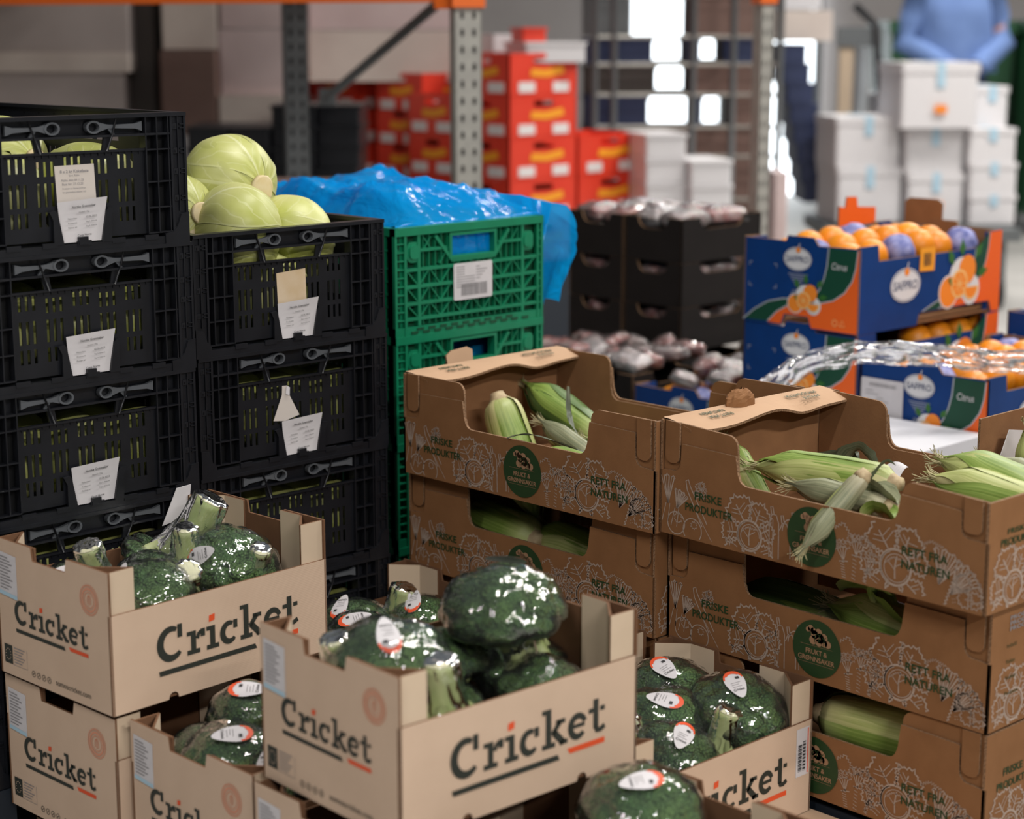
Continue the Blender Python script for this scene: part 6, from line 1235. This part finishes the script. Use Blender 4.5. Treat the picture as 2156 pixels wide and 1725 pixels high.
gbin(1846, 1978, 44, 12.6, 'dark green wheeled bin left of the person'); gbin(1992, 2096, 46, 12.7, 'dark green wheeled bin straight behind the person'); gbin(2130, 2300, 42, 12.4, 'dark green wheeled bin at the upper right edge')

# ------------------------------------------------------------------ person in a blue jacket, face above the frame
def person(px, Y):
    p = at(px, 100, Y); t = thing('person', 'person in a loose light blue jacket and dark jeans, hands together in front', 'person', (p.x, Y, 0)); K = 1.06
    J = {'pel': (0, 0, .98), 'sp': (0, 0, 1.15), 'ch': (0, 0, 1.36), 'nk': (0, .0, 1.52), 'hd': (0, -.02, 1.64), 'tp': (0, -.01, 1.78), 'ls': (.19, 0, 1.43), 'le': (.27, -.02, 1.18), 'lw': (.07, -.22, 1.03), 'rs': (-.19, 0, 1.43), 're': (-.27, -.02, 1.18), 'rw': (-.02, -.23, 1.02), 'lh': (.10, 0, .93), 'lk': (.11, -.01, .52), 'la': (.11, .01, .09), 'lt': (.11, -.16, .04), 'rh': (-.10, 0, .93), 'rk': (-.11, -.01, .52), 'ra': (-.11, .01, .09), 'rt': (-.11, -.16, .04),
         'lp': (.03, -.245, 1.0), 'rp': (-.05, -.245, .985)}
    RAD = {'pel': .13, 'sp': .12, 'ch': .135, 'nk': .055, 'hd': .085, 'tp': .06, 'ls': .065, 'le': .045, 'lw': .028, 'rs': .065, 're': .045, 'rw': .028, 'lh': .085, 'lk': .06, 'la': .04, 'lt': .035, 'rh': .085, 'rk': .06, 'ra': .04, 'rt': .035, 'lp': .026, 'rp': .026}
    E_ = [('pel', 'sp'), ('sp', 'ch'), ('ch', 'nk'), ('nk', 'hd'), ('hd', 'tp'), ('ch', 'ls'), ('ls', 'le'), ('le', 'lw'), ('lw', 'lp'), ('ch', 'rs'), ('rs', 're'), ('re', 'rw'), ('rw', 'rp'), ('pel', 'lh'), ('lh', 'lk'), ('lk', 'la'), ('la', 'lt'), ('pel', 'rh'), ('rh', 'rk'), ('rk', 'ra'), ('ra', 'rt')]
    for h, sx in (('l', 1), ('r', -1)):
        b = Vector(J[h+'p'])
        for f in range(5):
            dx = (f-2)*.016; ln = (.035, .05, .055, .05, .04)[f]
            J[h+'f%d' % f] = tuple(b+Vector((-sx*.02, -.03, -.012+dx*.9))); J[h+'g%d' % f] = tuple(b+Vector((-sx*(.02+ln), -.028, -.028+dx*.9))); RAD[h+'f%d' % f] = .0095; RAD[h+'g%d' % f] = .0085; E_ += [(h+'p', h+'f%d' % f), (h+'f%d' % f, h+'g%d' % f)]
    keys = list(J); idx = {k: i for i, k in enumerate(keys)}; me = bpy.data.meshes.new('body'); me.from_pydata([tuple(c*K for c in J[k]) for k in keys], [(idx[a], idx[b]) for a, b in E_], []); me.materials.append(M['skin']); o = obj('body', me, t)
    md = o.modifiers.new('skin', 'SKIN'); me.skin_vertices.new() if not me.skin_vertices else None
    for k in keys: v = me.skin_vertices[0].data[idx[k]]; v.radius = (RAD[k]*K,)*2; v.use_root = (k == 'pel')
    sb = o.modifiers.new('sub', 'SUBSURF'); sb.levels = 2; sb.render_levels = 2
    def ring(z, rx, ry, n_=36): return [(rx, ry, z)]
    prof = [(.235, .155, 1.02), (.230, .155, 1.10), (.220, .15, 1.22), (.215, .145, 1.36), (.205, .12, 1.45), (.13, .085, 1.52), (.07, .065, 1.56)]
    mb = MB(); n_ = 40
    def jf(i, j):
        f = j*(len(prof)-1); k = min(int(f), len(prof)-2); q = f-k; a, b, z = [prof[k][c]*(1-q)+prof[k+1][c]*q for c in range(3)]; an = i*2*math.pi; w_ = 1+.05*math.sin(an*5+z*9)*(1-j)+.04*noise.noise(Vector((math.cos(an)*2, math.sin(an)*2, z*5))); return Vector((a*math.cos(an)*w_, b*math.sin(an)*w_-.01, z))*K
    mb.grid(jf, 48, 26, 0, True, False, True)
    for s_ in ('l', 'r'):
        P = [Vector(J[s_+'s'])*K, Vector(J[s_+'e'])*K+Vector((.0, .0, 0)), Vector(J[s_+'w'])*K]; mb.tube([P[0], P[0].lerp(P[1], .5), P[1], P[1].lerp(P[2], .5), P[1].lerp(P[2], .9)], [.095, .085, .078, .066, .055], 16)
    mb.build('jacket', 'jacket_blue', t)
    mb = MB()
    for s_ in ('l', 'r'): P = [Vector(J[s_+q])*K for q in ('h', 'k', 'a')]; mb.tube([P[0]+Vector((0, 0, .12)), P[0], P[0].lerp(P[1], .5), P[1], P[1].lerp(P[2], .6), P[2]], [.10, .112, .095, .078, .068, .066], 16)
    mb.build('jeans', 'denim', t)
    for s_ in ('l', 'r'): a = Vector(J[s_+'a'])*K; MB().tube([(a.x, a.y+.05, .05), (a.x, a.y-.02, .055), (a.x, a.y-.12, .045), (a.x, a.y-.19, .035)], [.045, .05, .045, .03], 12).build('shoe', 'shoe', t)
    h = Vector(J['hd'])*K; sph(20, 12, 1.0, lambda p: Vector((p.x*.094, p.y*.112+.012, p.z*.10+.035))).build('hair', 'hair', t).location = h
    for s_ in (-1, 1): sph(10, 8, .011).build('eye', 'foam_white', t).location = h+Vector((s_*.034, -.088, .01))
    MB().tube([tuple(h+Vector((0, -.085, .012))), tuple(h+Vector((0, -.112, -.022)))], [.008, .014], 8).build('nose', 'skin', t)
    return t
person(2006, 11.2)
